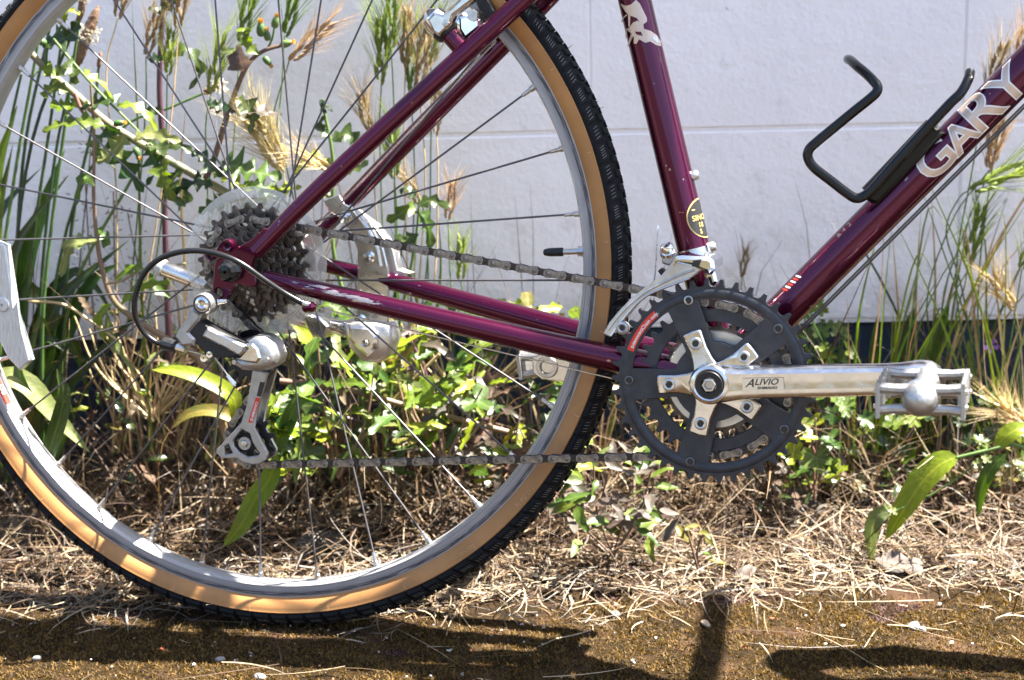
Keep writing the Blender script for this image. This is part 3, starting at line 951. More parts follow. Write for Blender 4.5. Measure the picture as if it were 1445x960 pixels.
# ---- chain
RING2_Y, RING1_Y, RING3_Y = -0.0450, -0.0520, -0.0385
COGY = -0.0280 - 0.0048 * 2
gp, tp = P(353, 503, -0.037), P(354, 622, -0.037)
prad = lambda T: 0.0127 / (2 * math.sin(math.pi / T))
circles = [((0.0, 0.0), prad(20), -1, COGY), ((BB.x, BB.z), prad(32), -1, RING2_Y), ((tp.x, tp.z), prad(11), -1, COGY), ((gp.x, gp.z), prad(11), 1, COGY)]
def tangent(A, Bq):
    (c1, r1_, s1, y1), (c2, r2_, s2, y2) = A, Bq
    d = Vector(c2) - Vector(c1)
    th = math.atan2(d.y, d.x)
    al = th + math.asin(max(-1, min(1, (s1 * r1_ - s2 * r2_) / d.length)))
    n = Vector((-math.sin(al), math.cos(al)))
    return Vector(c1) - n * (s1 * r1_), Vector(c2) - n * (s2 * r2_)
tans = [tangent(circles[i], circles[(i + 1) % 4]) for i in range(4)]
path = []
for i in range(4):
    p0, p1 = tans[i]
    c, r, s, y = circles[(i + 1) % 4]
    y0 = circles[i][3]
    for k in range(40):
        t = k / 40
        pp = p0.lerp(p1, t)
        path.append(Vector((pp.x, y0 + (y - y0) * t, pp.y)))
    nx = tans[(i + 1) % 4][0]
    a0 = math.atan2(p1.y - c[1], p1.x - c[0]); a1 = math.atan2(nx.y - c[1], nx.x - c[0])
    if s < 0:
        while a1 > a0: a1 -= 2 * math.pi
    else:
        while a1 < a0: a1 += 2 * math.pi
    for k in range(60):
        a = a0 + (a1 - a0) * k / 60
        path.append(Vector((c[0] + r * math.cos(a), y, c[1] + r * math.sin(a))))
path.append(path[0].copy())
cum = [0.0]
for i in range(1, len(path)): cum.append(cum[-1] + (path[i] - path[i - 1]).length)
NL = int(round(cum[-1] / 0.0127 / 2)) * 2
def along(s):
    s %= cum[-1]
    i = int(np.searchsorted(cum, s)); i = max(1, min(i, len(path) - 1))
    t = (s - cum[i - 1]) / max(1e-9, cum[i] - cum[i - 1])
    return path[i - 1].lerp(path[i], t)
def plate(p, hr, wr):
    out = []
    for k in range(9):
        a = math.pi / 2 + 0.35 + (math.pi - 0.7) * k / 8
        out.append((hr * math.cos(a), hr * math.sin(a)))
    out.append((p * 0.5, -wr))
    for k in range(9):
        a = -math.pi / 2 + 0.35 + (math.pi - 0.7) * k / 8
        out.append((p + hr * math.cos(a), hr * math.sin(a)))
    out.append((p * 0.5, wr))
    return out
pit = 0.0127
om = MB()
for s in (-1, 1):
    om.prism(plate(pit, 0.0041, 0.0028), s * 0.0036, s * 0.0025, 0.0003)
    for x in (0, pit):
        om.lathe([(0.0004, s * 0.0042), (0.0014, s * 0.0041), (0.0019, s * 0.0036)], 10, (x, 0, 0))
im = MB()
for s in (-1, 1):
    im.prism(plate(pit, 0.0039, 0.0028), s * 0.0024, s * 0.0014, 0.0002)
for x in (0, pit):
    im.cyl((x, -0.0014, 0), (x, 0.0014, 0), 0.0038, n=12)
out_me, in_me = om.mesh('outer_link', chain_m, angle=35), im.mesh('inner_link', chain_in, angle=35)
chain = empty('chain', parent=bike)
pins = [along(cum[-1] * i / NL) for i in range(NL)]
for i in range(NL):
    a, b_ = pins[i], pins[(i + 1) % NL]
    x = (b_ - a); Ls = x.length; x.normalize()
    y = Vector((0, 1, 0)); y = (y - x * y.dot(x)).normalized()
    z = x.cross(y)
    M = Matrix((x * (Ls / pit), y, z)).transposed().to_4x4(); M.translation = a
    link('outer_link' if i % 2 == 0 else 'inner_link', out_me if i % 2 == 0 else in_me, chain, M)

# ---- crankset
cset = empty('crankset', parent=bike)
CR_A = math.atan2(0.0155, 0.175)
R_c = Matrix.Rotation(-CR_A, 4, 'Y')
def spoke_arm_ring(T, y, th, r_in, arm_hw, name, mt, arm_in=0.030, cr=None):
    """chainring: toothed rim plus five arms, windows between them"""
    holes = []
    for k in range(5):
        a = math.radians(36 + 72 * k)
        nxt = a + math.radians(72)
        da_o = math.asin(arm_hw / r_in)
        r_lo = arm_in + 0.004
        da_i = math.asin(min(0.95, arm_hw * 0.86 / r_lo))
        h = [(r_in * math.cos(a + da_o + (nxt - a - 2 * da_o) * j / 12), r_in * math.sin(a + da_o + (nxt - a - 2 * da_o) * j / 12)) for j in range(13)]
        if nxt - a - 2 * da_i > 0.05:
            h += [(r_lo * math.cos(nxt - da_i - (nxt - a - 2 * da_i) * j / 5), r_lo * math.sin(nxt - da_i - (nxt - a - 2 * da_i) * j / 5)) for j in range(6)]
        else:
            mid = (a + nxt) / 2
            h += [(r_lo * 1.15 * math.cos(mid), r_lo * 1.15 * math.sin(mid))]
        # round the corners a little
        q = []
        for i in range(len(h)):
            p0, p1, p2 = Vector(h[i - 1]), Vector(h[i]), Vector(h[(i + 1) % len(h)])
            if (p1 - p0).angle(p2 - p1, 0) > 0.5:
                q += [tuple(p1.lerp(p0, min(0.45, 0.005 / (p1 - p0).length))), tuple(p1 * 0.8 + (p1.lerp(p0, min(0.45, 0.005 / (p1 - p0).length)) + p1.lerp(p2, min(0.45, 0.005 / (p2 - p1).length))) * 0.1), tuple(p1.lerp(p2, min(0.45, 0.005 / (p2 - p1).length)))]
            else: q.append(h[i])
        holes.append(q)
    b, _ = toothed(T, y, th, None, None, name, holes=holes, bev=0.0005)
    o = b.build(name, mt, cset, angle=30)
    o.matrix_basis = Matrix.Translation((BB.x, 0, BB.z)) @ R_c
    return o
big = spoke_arm_ring(42, RING1_Y, 0.0032, 0.0702, 0.0138, 'chainring', ring_m, arm_in=0.030)
spoke_arm_ring(32, RING2_Y, 0.0028, 0.0505, 0.0120, 'chainring', ring_m, arm_in=0.030)
b, _ = toothed(24, RING3_Y, 0.0024, None, None, 'chainring', holes=[circle2(0, 0, 0.034, 40)])
o = b.build('chainring', cog_m, cset, angle=30)
o.matrix_basis = Matrix.Translation((BB.x, 0, BB.z)) @ R_c
o2 = MB().lathe([(0.0325, RING3_Y - 0.0022), (0.0335, RING3_Y - 0.0030), (0.0415, RING3_Y - 0.0030), (0.0425, RING3_Y - 0.0020), (0.0425, RING3_Y - 0.0014)], 60).build('chainring_band', alloy_d, o)
# raised step pressed into the outer ring
b = MB().lathe([(0.0715, 0.0004), (0.0720, -0.0005), (0.0752, -0.0006), (0.0785, -0.0005), (0.0792, 0.0004)], 120, (0, RING1_Y - 0.0016, 0))
b.build('pressed_ridge', ring_m, big, angle=60)
def ring_pt(r, deg, y):
    a = math.radians(deg)
    return (r * math.cos(a), y, r * math.sin(a))
ring_rivet = mat('worn_rivet', (0.16, 0.155, 0.15), rough=0.45, metal=0.9, var=0.3, vscale=200)
for k, dg in enumerate((103, 36.5, -36, -109, 177)):
    c = ring_pt(0.0722, dg, RING1_Y - 0.0016)
    MB().lathe([(0.0025, 0.001), (0.0026, -0.0012), (0.0031, -0.0018), (0.0038, -0.0016), (0.0042, -0.0008), (0.0042, 0.001)], 22, c).build('chainring_rivet', alloy_d if k == 0 else ring_rivet, big)
    MB().lathe([(0.0001, -0.0006), (0.0027, -0.0006)], 14, c).build('rivet_core', dark_l, big)
# red warning label on the outer ring
v, f = [], []
for i in range(17):
    a = math.radians(157 - 30.5 * i / 16)
    for r in (0.0722, 0.0780):
        v.append((r * math.cos(a), RING1_Y - 0.00265, r * math.sin(a)))
for i in range(16): f.append((2 * i, 2 * i + 1, 2 * i + 3, 2 * i + 2))
lab = MB().add(v, f).build('red_label', red_l, big, recalc=False)
for body, a_s, sz in (('SHIMANO', 155.0, 0.0034), ('HG', 144.2, 0.0034), ('Chain only.', 140.6, 0.0044)):
    v2, f2 = text_tris(body, sz, offset=0.00006)
    v = []
    for x, y in v2:
        a = math.radians(a_s) - x / 0.0735
        r = 0.0734 + y
        v.append((r * math.cos(a), RING1_Y - 0.0030, r * math.sin(a)))
    MB().add(v, f2).build('letter', white_l, lab, recalc=False, smooth=False)
# spider arms and crank arm: one forged piece
def crank_arm(side):
    """side -1: drive side, with the five-armed spider"""
    b = MB()
    SPY = -0.0600
    if side < 0:
        for k in range(5):
            a = math.radians(36 + 72 * k)
            u, w = Vector((math.cos(a), math.sin(a))), Vector((-math.sin(a), math.cos(a)))
            ol = []
            for (s_, t_) in ((0.008, -0.0125), (0.020, -0.0088), (0.030, -0.0074), (0.0445, -0.0080), (0.0458, -0.0068), (0.0463, 0.0), (0.0458, 0.0068), (0.0445, 0.0080), (0.030, 0.0074), (0.020, 0.0088), (0.008, 0.0125)):
                q_ = u * s_ + w * t_
                ol.append((q_.x, q_.y))
            b.prism(ol, SPY - 0.0020, RING1_Y - 0.0018, 0.0012, slope=lambda x, z: -0.0035 * max(0, 1 - math.hypot(x, z) / 0.030))
    # loft of the arm: (distance from the axle, y of front face, half height, thickness)
    secs = [(-0.0185, -0.0660, 0.0030, 0.008), (-0.0165, -0.0685, 0.0095, 0.014), (-0.010, -0.0700, 0.0158, 0.016), (0.0, -0.0705, 0.0178, 0.017), (0.012, -0.0708, 0.0166, 0.016), (0.024, -0.0712, 0.0148, 0.0145), (0.045, -0.0728, 0.0142, 0.013), (0.080, -0.0762, 0.0138, 0.0125), (0.115, -0.0798, 0.0134, 0.0125), (0.145, -0.0822, 0.0130, 0.0125), (0.160, -0.0832, 0.0132, 0.013), (0.175, -0.0838, 0.0140, 0.0135), (0.184, -0.0836, 0.0122, 0.013), (0.190, -0.0828, 0.0075, 0.011), (0.1925, -0.0815, 0.0022, 0.008)]
    v, f = [], []
    prof = [(-1.0, 0.75), (-0.96, 0.30), (-0.86, 0.12), (-0.62, 0.00), (-0.3, 0.035), (0.0, 0.05), (0.3, 0.035), (0.55, 0.0), (0.80, 0.26), (0.96, 0.55), (1.0, 0.80), (0.85, 1.0), (-0.85, 1.0)]
    for (s_, y, h, t) in secs:
        rise = 0.0022 * max(0, (s_ - 0.14) / 0.05) ** 2
        for (zz, yy) in prof:
            v.append((s_, y + yy * t, zz * h + rise))
    K = len(prof)
    for i in range(len(secs) - 1):
        for k in range(K):
            f.append((i * K + k, i * K + (k + 1) % K, (i + 1) * K + (k + 1) % K, (i + 1) * K + k))
    f += [tuple(range(K)), tuple((len(secs) - 1) * K + k for k in range(K))]
    b.add(v, f)
    b.lathe([(0.0115, 0.004), (0.0122, -0.0012), (0.0135, -0.0018), (0.0158, -0.0010), (0.0172, 0.002), (0.018, 0.010)], 40, (0, -0.0705, 0))
    me = b.mesh('crank_arm', alloy, angle=32)
    return me
arm = link('crank_arm', crank_arm(-1), cset, Matrix.Translation((BB.x, 0, BB.z)) @ R_c)
MB().lathe([(0.0064, -0.0012), (0.0068, -0.0022), (0.0112, -0.0022), (0.0119, -0.0012), (0.0119, 0.003)], 36, (0, -0.0710, 0)).build('dust_cap', black_pl, arm)
MB().lathe([(0.0032, 0.0015), (0.0034, -0.0022), (0.0040, -0.0032), (0.0058, -0.0030), (0.0066, -0.0018), (0.0066, 0.001)], 6, (0, -0.0712, 0)).lathe([(0.0001, -0.0005), (0.0034, -0.0005)], 6, (0, -0.0712, 0)).build('crank_bolt', steel, arm, angle=25)
for k in range(5):
    c = ring_pt(0.0360, 36 + 72 * k, -0.0622)
    MB().lathe([(0.0028, 0.002), (0.0030, -0.0010), (0.0038, -0.0014), (0.0050, -0.0011), (0.0057, 0.0002), (0.0057, 0.002)], 24, c).build('chainring_bolt', alloy_d, arm)
    MB().lathe([(0.0001, -0.0008), (0.0029, -0.0008)], 6, c).build('bolt_socket', dark_l, arm)
# print on the crank arm
def arm_face(x):
    xs_ = [0.024, 0.045, 0.080, 0.115]; ys_ = [-0.0712, -0.0728, -0.0762, -0.0798]
    return float(np.interp(x, xs_, ys_))
v = [(x, arm_face(x) - 0.0003, z) for x in (0.028, 0.040, 0.052, 0.063) for z in (-0.0058, 0.0, 0.0046)]
f = [(3 * i + k, 3 * i + k + 1, 3 * i + 4 + k, 3 * i + 3 + k) for i in range(3) for k in range(2)]
pl = MB().add(v, f).build('print_panel', mat('satin_print_panel', (0.70, 0.67, 0.62), rough=0.3, metal=0.95, var=0.05), arm, recalc=False)
for body, x0, z0, sz, sh, xs_ in (('A', 0.0305, -0.0028, 0.0098, 0.5, 1.05), ('LIVIO', 0.0380, -0.0012, 0.0074, 0.35, 1.12), ('SHIMANO', 0.0405, -0.0048, 0.0030, 0.1, 1.25)):
    v2, f2 = text_tris(body, sz, offset=0.00010, xs=xs_, shear=sh)
    MB().add([(x0 + x, arm_face(x0 + x) - 0.0006, z0 + y) for x, y in v2], f2).build('letter', dark_l, pl, recalc=False, smooth=False)
Mfar = Matrix.Translation((BB.x, 0, BB.z)) @ R_c @ Matrix.Rotation(math.pi, 4, 'Z')
fa = link('crank_arm', crank_arm(1), cset, Mfar)
MB().lathe([(0.006, -0.0008), (0.0066, -0.0022), (0.0098, -0.0022), (0.0108, 0.0)], 28, (0.177, -0.0700, 0.0015), (0, -1, 0)).build('pedal_bushing', steel, fa)
MB().cyl(BB + Vector((0, -0.062, 0)), BB + Vector((0, 0.062, 0)), 0.0085).build('crank_axle', steel, cset)

# ---- pedals
def pedal(side):
    root = empty('pedal', parent=bike)
    root.matrix_basis = (Matrix.Translation((BB.x, 0, BB.z)) @ R_c if side < 0 else Mfar) @ Matrix.Translation((0.181, -0.084, 0.001)) @ Matrix.Rotation(CR_A - math.radians(2), 4, 'Y')
    MB().cyl((0, 0.012, 0), (0, -0.030, 0), 0.0062).lathe([(0.0062, -0.014), (0.0095, -0.014), (0.0095, -0.010), (0.0062, -0.010)], 6).build('pedal_spindle', steel, root)
    b = MB()
    def ball(y0, r, l):
        return [(r * math.sin(t * math.pi / 14), y0 - l * math.cos(t * math.pi / 14)) for t in range(15)]
    b.lathe(ball(-0.020, 0.0122, 0.0135), 32)
    b.lathe([(0.0090, -0.022), (0.0080, -0.045), (0.0078, -0.075), (0.0092, -0.092)], 28)
    b.build('pedal_barrel', cast, root)
    MB().lathe([(0.0001, -0.1185), (0.0036, -0.1180), (0.0076, -0.1162), (0.0108, -0.1130), (0.0130, -0.1085), (0.0136, -0.1040), (0.0134, -0.0990), (0.0122, -0.0940), (0.0092, -0.0900)], 36).build('pedal_cap', cast, root)
    MB().lathe([(0.0128, -0.0925), (0.0142, -0.0935), (0.0142, -0.0955), (0.0128, -0.0965)], 36).build('cap_ring', alloy_d, root)
    for y in (-0.022, -0.102):
        for z, th in ((0.0068, 0.0042), (-0.0085, 0.0040)):
            for sx in (-1, 1):
                b = MB()
                b.tube([(sx * 0.006, y, z), (sx * 0.020, y, z * 1.0), (sx * 0.0300, y, z * 1.12)], [th * 1.1, th * 0.95, th], 10)
                b.build('cross_bar', cast, root)
    for sx in (-1, 1):
        b = MB()
        ol = [(-0.016, 0.011), (-0.016, -0.0135), (-0.026, -0.0145), (-0.052, -0.0110), (-0.076, -0.0110), (-0.098, -0.0150), (-0.109, -0.0150), (-0.109, 0.0125)]
        # top edge with grip teeth
        n = 9
        for i in range(n):
            y = -0.109 + (0.090) * (i + 0.5) / n
            ol += [(y - 0.0022, 0.0125 if i % 2 else 0.0100), (y + 0.0022, 0.0125 if i % 2 else 0.0100)]
        bb = MB().prism(ol, -0.0016, 0.0016, 0.0004)
        vv = [(sx * 0.0315 + y_, x_, z_) for (x_, y_, z_) in bb.v]
        b.add(vv, bb.f)
        for y in (-0.026, -0.098):
            b.box((sx * 0.0307, y, -0.0008), (0.006, 0.010, 0.021))
        cp = b.build('cage_plate', cast, root)
        for y in (-0.022, -0.102):
            for z in (0.0052, -0.0068):
                MB().lathe([(0.0004, 0.0022), (0.0018, 0.0021), (0.0024, 0.0012), (0.0025, 0.0)], 6, (sx * 0.0330, y, z), (sx, 0, 0)).build('cage_bolt', steel, cp, angle=25)
    return root
pedal(-1)
pedal(1)

# ---- rear derailleur
rd = empty('rear_derailleur', parent=bike)
def px_prism(name, pts, y0, y1, bev, mt, parent, holes=(), angle=35, yref=None):
    yr = y0 if yref is None else yref
    return MB().prism(P2(pts, yr), y0, y1, bev, [P2(h, yr) for h in holes]).build(name, mt, parent, angle=angle)
c = P(286, 429, -0.098)
pv = MB().lathe([(0.0060, -0.0002), (0.0063, -0.0012), (0.0082, -0.0012), (0.0094, 0.0006), (0.0097, 0.003), (0.0097, 0.015), (0.0080, 0.020), (0.006, 0.023)], 40, (c.x, -0.098, c.z)).build('mount_pivot', cast, rd)
MB().lathe([(0.0069, 0.0), (0.0080, -0.0016), (0.0082, 0.0)], 36, (c.x, -0.0988, c.z)).build('pivot_seal', black_pl, pv)
MB().lathe([(0.0020, 0.001), (0.0022, -0.0010), (0.0040, -0.0020), (0.0062, -0.0012), (0.0068, 0.0012)], 30, (c.x, -0.0986, c.z)).lathe([(0.0001, 0.0), (0.0021, 0.0)], 6, (c.x, -0.0988, c.z)).build('mount_bolt', chrome, pv)
MB().cyl((c.x + 0.010, -0.088, c.z + 0.001), (c.x + 0.018, -0.086, c.z + 0.002), 0.0028, 0.0020).build('tension_screw', alloy, rd)
px_prism('upper_knuckle', [(271, 435), (284, 444), (281, 452), (266, 470), (275, 479), (273, 488), (256, 489), (246, 476), (252, 464), (262, 450)], -0.096, -0.080, 0.0022, cast, rd)
px_prism('parallelogram_link', [(274, 449), (294, 461), (346, 487), (340, 503), (300, 506), (292, 503), (278, 487), (264, 467)], -0.094, -0.078, 0.0012, black_pl, rd)
px_prism('outer_plate', [(292, 462), (346, 488), (344, 497), (338, 502), (284, 475)], -0.0985, -0.092, 0.0018, alloy_d, rd)
px_prism('lower_knuckle', [(344, 480), (358, 474), (371, 477), (383, 488), (389, 504), (386, 516), (376, 523), (360, 525), (340, 523), (327, 514), (323, 505), (327, 500), (338, 505), (349, 491)], -0.094, -0.066, 0.0042, cast, rd, angle=48)
px_prism('lower_cover', [(341, 486), (356, 484), (364, 492), (368, 506), (362, 514), (346, 512), (327, 505), (337, 503), (347, 492)], -0.0960, -0.090, 0.0022, alloy, rd)
for (x_, y_) in ((331, 511), (377, 508)):
    c = P(x_, y_, -0.094)
    MB().lathe([(0.0005, -0.0012), (0.0020, -0.0012), (0.0026, -0.0002), (0.0026, 0.002)], 16, (c.x, -0.0942, c.z)).build('pivot_pin', steel, rd)
lc = P(357, 497, -0.060)
MB().prism(circle2(lc.x, lc.z, 0.0200, 30, -0.5, math.pi * 0.98) + circle2(lc.x, lc.z, 0.0148, 30, -0.5, math.pi * 0.98)[::-1], -0.0630, -0.0600, 0.0007).build('pulley_guard', black_gl, rd)
MB().lathe([(0.0205, -0.0004), (0.0208, 0.0006), (0.0200, 0.0016)], 30, (lc.x, -0.0628, lc.z), a0=0.0, a1=math.pi * 0.7).build('guard_edge', chrome, rd)
cage_out = [(356, 522), (378, 526), (371, 551), (364, 575), (359, 604), (378, 640), (376, 649), (366, 655), (356, 656), (343, 653), (334, 647), (312, 647), (305, 640), (306, 634), (340, 597), (348, 572)]
cage_hole = [(341, 606), (329, 621), (330, 630), (338, 639), (350, 645), (364, 643), (366, 640), (356, 625), (352, 612)]
small_hole = [(316, 631), (322, 627), (328, 640), (317, 642)]
cg = px_prism('outer_cage', cage_out, -0.0505, -0.0475, 0.0009, cast, rd, [cage_hole, small_hole])
px_prism('inner_cage', cage_out, -0.0285, -0.0262, 0.0008, alloy_d, rd, [cage_hole, small_hole], yref=-0.0505)
lb = MB().prism(P2([(361, 561), (367, 562), (356, 597), (350, 596)], -0.0508), -0.0509, -0.0506).build('red_label', red_l, cg)
px_prism('dark_label', [(367, 539), (374, 540), (368, 560), (362, 559)], -0.0509, -0.0506, 0.0, dark_l, cg)
v2, f2 = text_tris('SHIMANO', 0.0045, offset=0.00005)
p0, p1 = P(354.5, 594.5, -0.0512), P(363.5, 564, -0.0512)
ux = (p1 - p0).normalized(); uz = Vector((-ux.z, 0, ux.x))
MB().add([p0 + ux * (x * 0.95) + uz * (y * 0.8 - 0.0012) for x, y in v2], f2).build('letter', white_l, lb, recalc=False, smooth=False)
for (cc, nm) in ((gp, 'guide_pulley'), (tp, 'tension_pulley')):
    hl = [circle2(0.0115 * math.cos(k * math.pi / 3), 0.0115 * math.sin(k * math.pi / 3), 0.0028, 10) for k in range(6)]
    b, _ = toothed(11, 0.0, 0.0026, None, None, nm, holes=hl)
    po = b.build(nm, black_pl, rd, angle=30)
    po.location = (cc.x, COGY, cc.z)
    MB().lathe([(0.0001, -0.0165), (0.0030, -0.0162), (0.0036, -0.0150), (0.0036, 0.010)], 6).build('pulley_bolt', steel, po, angle=25)
MB().lathe([(0.0022, -0.0006), (0.0060, -0.0006), (0.0062, 0.0006)], 24, (tp.x, -0.0512, tp.z)).build('pulley_boss', cast, rd)
# barrel adjuster and limit screws
a, b_ = P(228, 484, -0.088), P(249, 490, -0.088)
MB().tube([a, a.lerp(b_, 0.1), a.lerp(b_, 0.5), b_], [0.0030, 0.0058, 0.0064, 0.0056], 12).build('barrel_adjuster', black_pl, rd, angle=25)
MB().tube([b_, P(262, 494, -0.088)], 0.0042, 10).build('cable_ferrule', alloy, rd)
for (x, y, r) in ((289, 505, 0.0042), (297, 500, 0.0036)):
    c = P(x, y, -0.094)
    MB().lathe([(0.0008, -0.003), (r * 0.8, -0.0028), (r, -0.001), (r, 0.006)], 14, (c.x, -0.094, c.z)).build('limit_screw', chrome, rd)
a, b_ = P(300, 500, -0.092), P(332, 545, -0.095)
MB().tube([P(262, 494, -0.088), P(285, 500, -0.092), a, P(318, 525, -0.096), b_], 0.0008, 6).build('shift_wire', steel, rd)
MB().tube([P(321, 530, -0.096), P(331, 543, -0.096)], [0.0016, 0.0024], 8).build('wire_end_cap', white_l, rd)
hp = [(437, 431, -0.075), (425, 427, -0.077), (400, 413, -0.083), (370, 393, -0.092), (340, 372, -0.099), (312, 360, -0.102), (280, 354, -0.104), (248, 357, -0.104), (220, 369, -0.103), (201, 390, -0.102), (191, 418, -0.101), (191, 445, -0.098), (202, 468, -0.093), (218, 482, -0.090), (230, 485, -0.088)]
MB().tube(bez([P(*p) for p in hp], 84), 0.00265, 12).build('shift_cable_housing', housing, rd, angle=60)
MB().tube([P(427, 428, -0.0765), P(437, 431, -0.075)], 0.0031, 12).build('housing_ferrule', steel, rd)
MB().tube([P(446, 434, -0.074), P(660, 486, -0.060), P(880, 538, -0.035), BB + Vector((0.0, -0.008, -0.022))], 0.0007, 6).build('shift_cable', steel, bike)

# ---- front derailleur
fd = empty('front_derailleur', parent=bike)
MB().lathe([(0.0145, -0.006), (0.0166, -0.006), (0.0166, 0.006), (0.0145, 0.006)], 36, BB + st_ax * 0.106, st_ax, closed_prof=True).build('clamp_band', alloy, fd)
cage_f = [(851, 471), (860, 455), (875, 437), (891, 421), (912, 404), (934, 388), (953, 364), (980, 366), (986, 378), (989, 381), (973, 394), (948, 403), (916, 416), (897, 430), (876, 455), (861, 476)]
oc = px_prism('outer_cage_plate', cage_f, -0.0605, -0.0590, 0.0007, alloy_d, fd)
px_prism('inner_cage_plate', cage_f, -0.0395, -0.0380, 0.0006, alloy_d, fd, yref=-0.0605)
rb = [(858, 466), (872, 447), (890, 429), (910, 413), (934, 400), (958, 389), (980, 381)]
MB().tube(bez([P(a, b_, -0.0608) for a, b_ in rb], 30), 0.0011, 8).build('pressed_rib', alloy_d, oc)
rb = [(862, 474), (876, 454), (897, 430), (916, 415.5), (948, 402.5), (973, 393)]
MB().tube(bez([P(a, b_, -0.0612) for a, b_ in rb], 30), 0.0010, 8).build('rolled_edge', alloy, oc)
c = P(878, 463, -0.0625)
MB().lathe([(0.0022, 0.003), (0.0024, -0.0016), (0.0036, -0.0026), (0.0056, -0.0018), (0.0060, 0.002)], 24, (c.x, -0.0615, c.z)).build('cage_spacer', cast, fd)
MB().lathe([(0.0001, -0.0006), (0.0024, -0.0006)], 12, (c.x, -0.0615, c.z)).build('spacer_hole', dark_l, fd)
px_prism('swing_link', [(953, 362), (962, 361), (1000, 363), (1007, 369), (1008, 380), (1000, 386), (990, 383), (978, 376), (955, 372), (948, 377)], -0.066, -0.020, 0.0030, chrome, fd)
px_prism('pivot_block', [(978, 367), (990, 366), (986, 378), (976, 376)], -0.0672, -0.060, 0.0008, dark_l, fd)
px_prism('lower_link', [(992, 386), (1008, 383), (1012, 398), (1006, 404), (998, 402)], -0.045, -0.015, 0.0022, chrome, fd)
c = P(942, 357, -0.045)
MB().lathe([(0.0005, -0.007), (0.0040, -0.0066), (0.0056, -0.0045), (0.0058, 0.0), (0.0072, 0.0), (0.0072, 0.003), (0.004, 0.004)], 24, (c.x, -0.045, c.z + 0.002), (0.12, 0.55, -0.8)).build('cable_bolt', chrome, fd)
px_prism('cable_clamp', [(933, 360), (951, 358), (953, 368), (945, 376), (934, 372)], -0.048, -0.030, 0.0015, cast, fd)
px_prism('limit_screw', [(928, 383), (932, 379), (940, 384), (934, 391)], -0.046, -0.036, 0.0006, black_pl, fd)
MB().tube([P(928.5, 320, -0.03), P(925, 378, -0.036), P(923, 400, -0.034)], 0.0006, 6).build('shift_wire', steel, fd)
MB().tube([P(928, 318, -0.03), P(927.3, 326, -0.03)], [0.0013, 0.0011], 8).build('wire_end_cap', white_l, fd)
MB().tube([P(923.5, 378, -0.036), P(922, 394, -0.036)], 0.0012, 8).build('wire_sleeve', white_l, fd)

# ---- cables under the down tube
nd = Vector((dt_ax.z, 0, -dt_ax.x))
for k, (dy, off) in enumerate(((-0.008, 0.0195), (0.007, 0.0215))):
    MB().tube([BB + nd * (off + 0.001) + dt_ax * 0.01 + Vector((0, dy, 0)), BB + nd * off + dt_ax * 0.58 + Vector((0, dy, 0))], 0.0009, 6).build('shift_cable', spoke_m, bike)

# ---- bottle cage
bcg = empty('bottle_cage', parent=bike)
rod = [(1369, 102, -0.004), (1366, 113, -0.012), (1356, 131, -0.020), (1340, 147, -0.024), (1310, 179, -0.024), (1270, 223, -0.024), (1232, 266, -0.024), (1222, 275, -0.024), (1210, 280, -0.025), (1198, 275, -0.026), (1172, 255, -0.028), (1148, 236, -0.030), (1140, 222, -0.031), (1142, 211, -0.032), (1152, 201, -0.032), (1175, 182, -0.033), (1203, 159, -0.033), (1228, 139, -0.033), (1237, 130, -0.032), (1238, 122, -0.030), (1232, 114, -0.026), (1222, 104, -0.018), (1210, 94, -0.008), (1201, 86, 0.004), (1197, 84, 0.014)]
near = bez([P(*p) for p in rod], 150)
MB().tube(near, 0.0042, 14).build('cage_rod', black_gl, bcg, angle=60)
MB().tube([P(1224, 272, -0.012), P(1315, 176, -0.012)], 0.0062, 16).build('cage_sleeve', black_gl, bcg)
ol = P2([(1226, 284), (1214, 274), (1309, 171), (1334, 188), (1240, 288)], -0.012)
MB().prism(ol, -0.0185, 0.0135, 0.003).build('mount_plate', black_gl, bcg)
c = P(1322, 180, -0.019)
MB().lathe([(0.0006, -0.002), (0.0022, -0.0018), (0.0024, 0.001)], 12, (c.x, -0.0185, c.z)).build('mount_bolt', alloy_d, bcg)

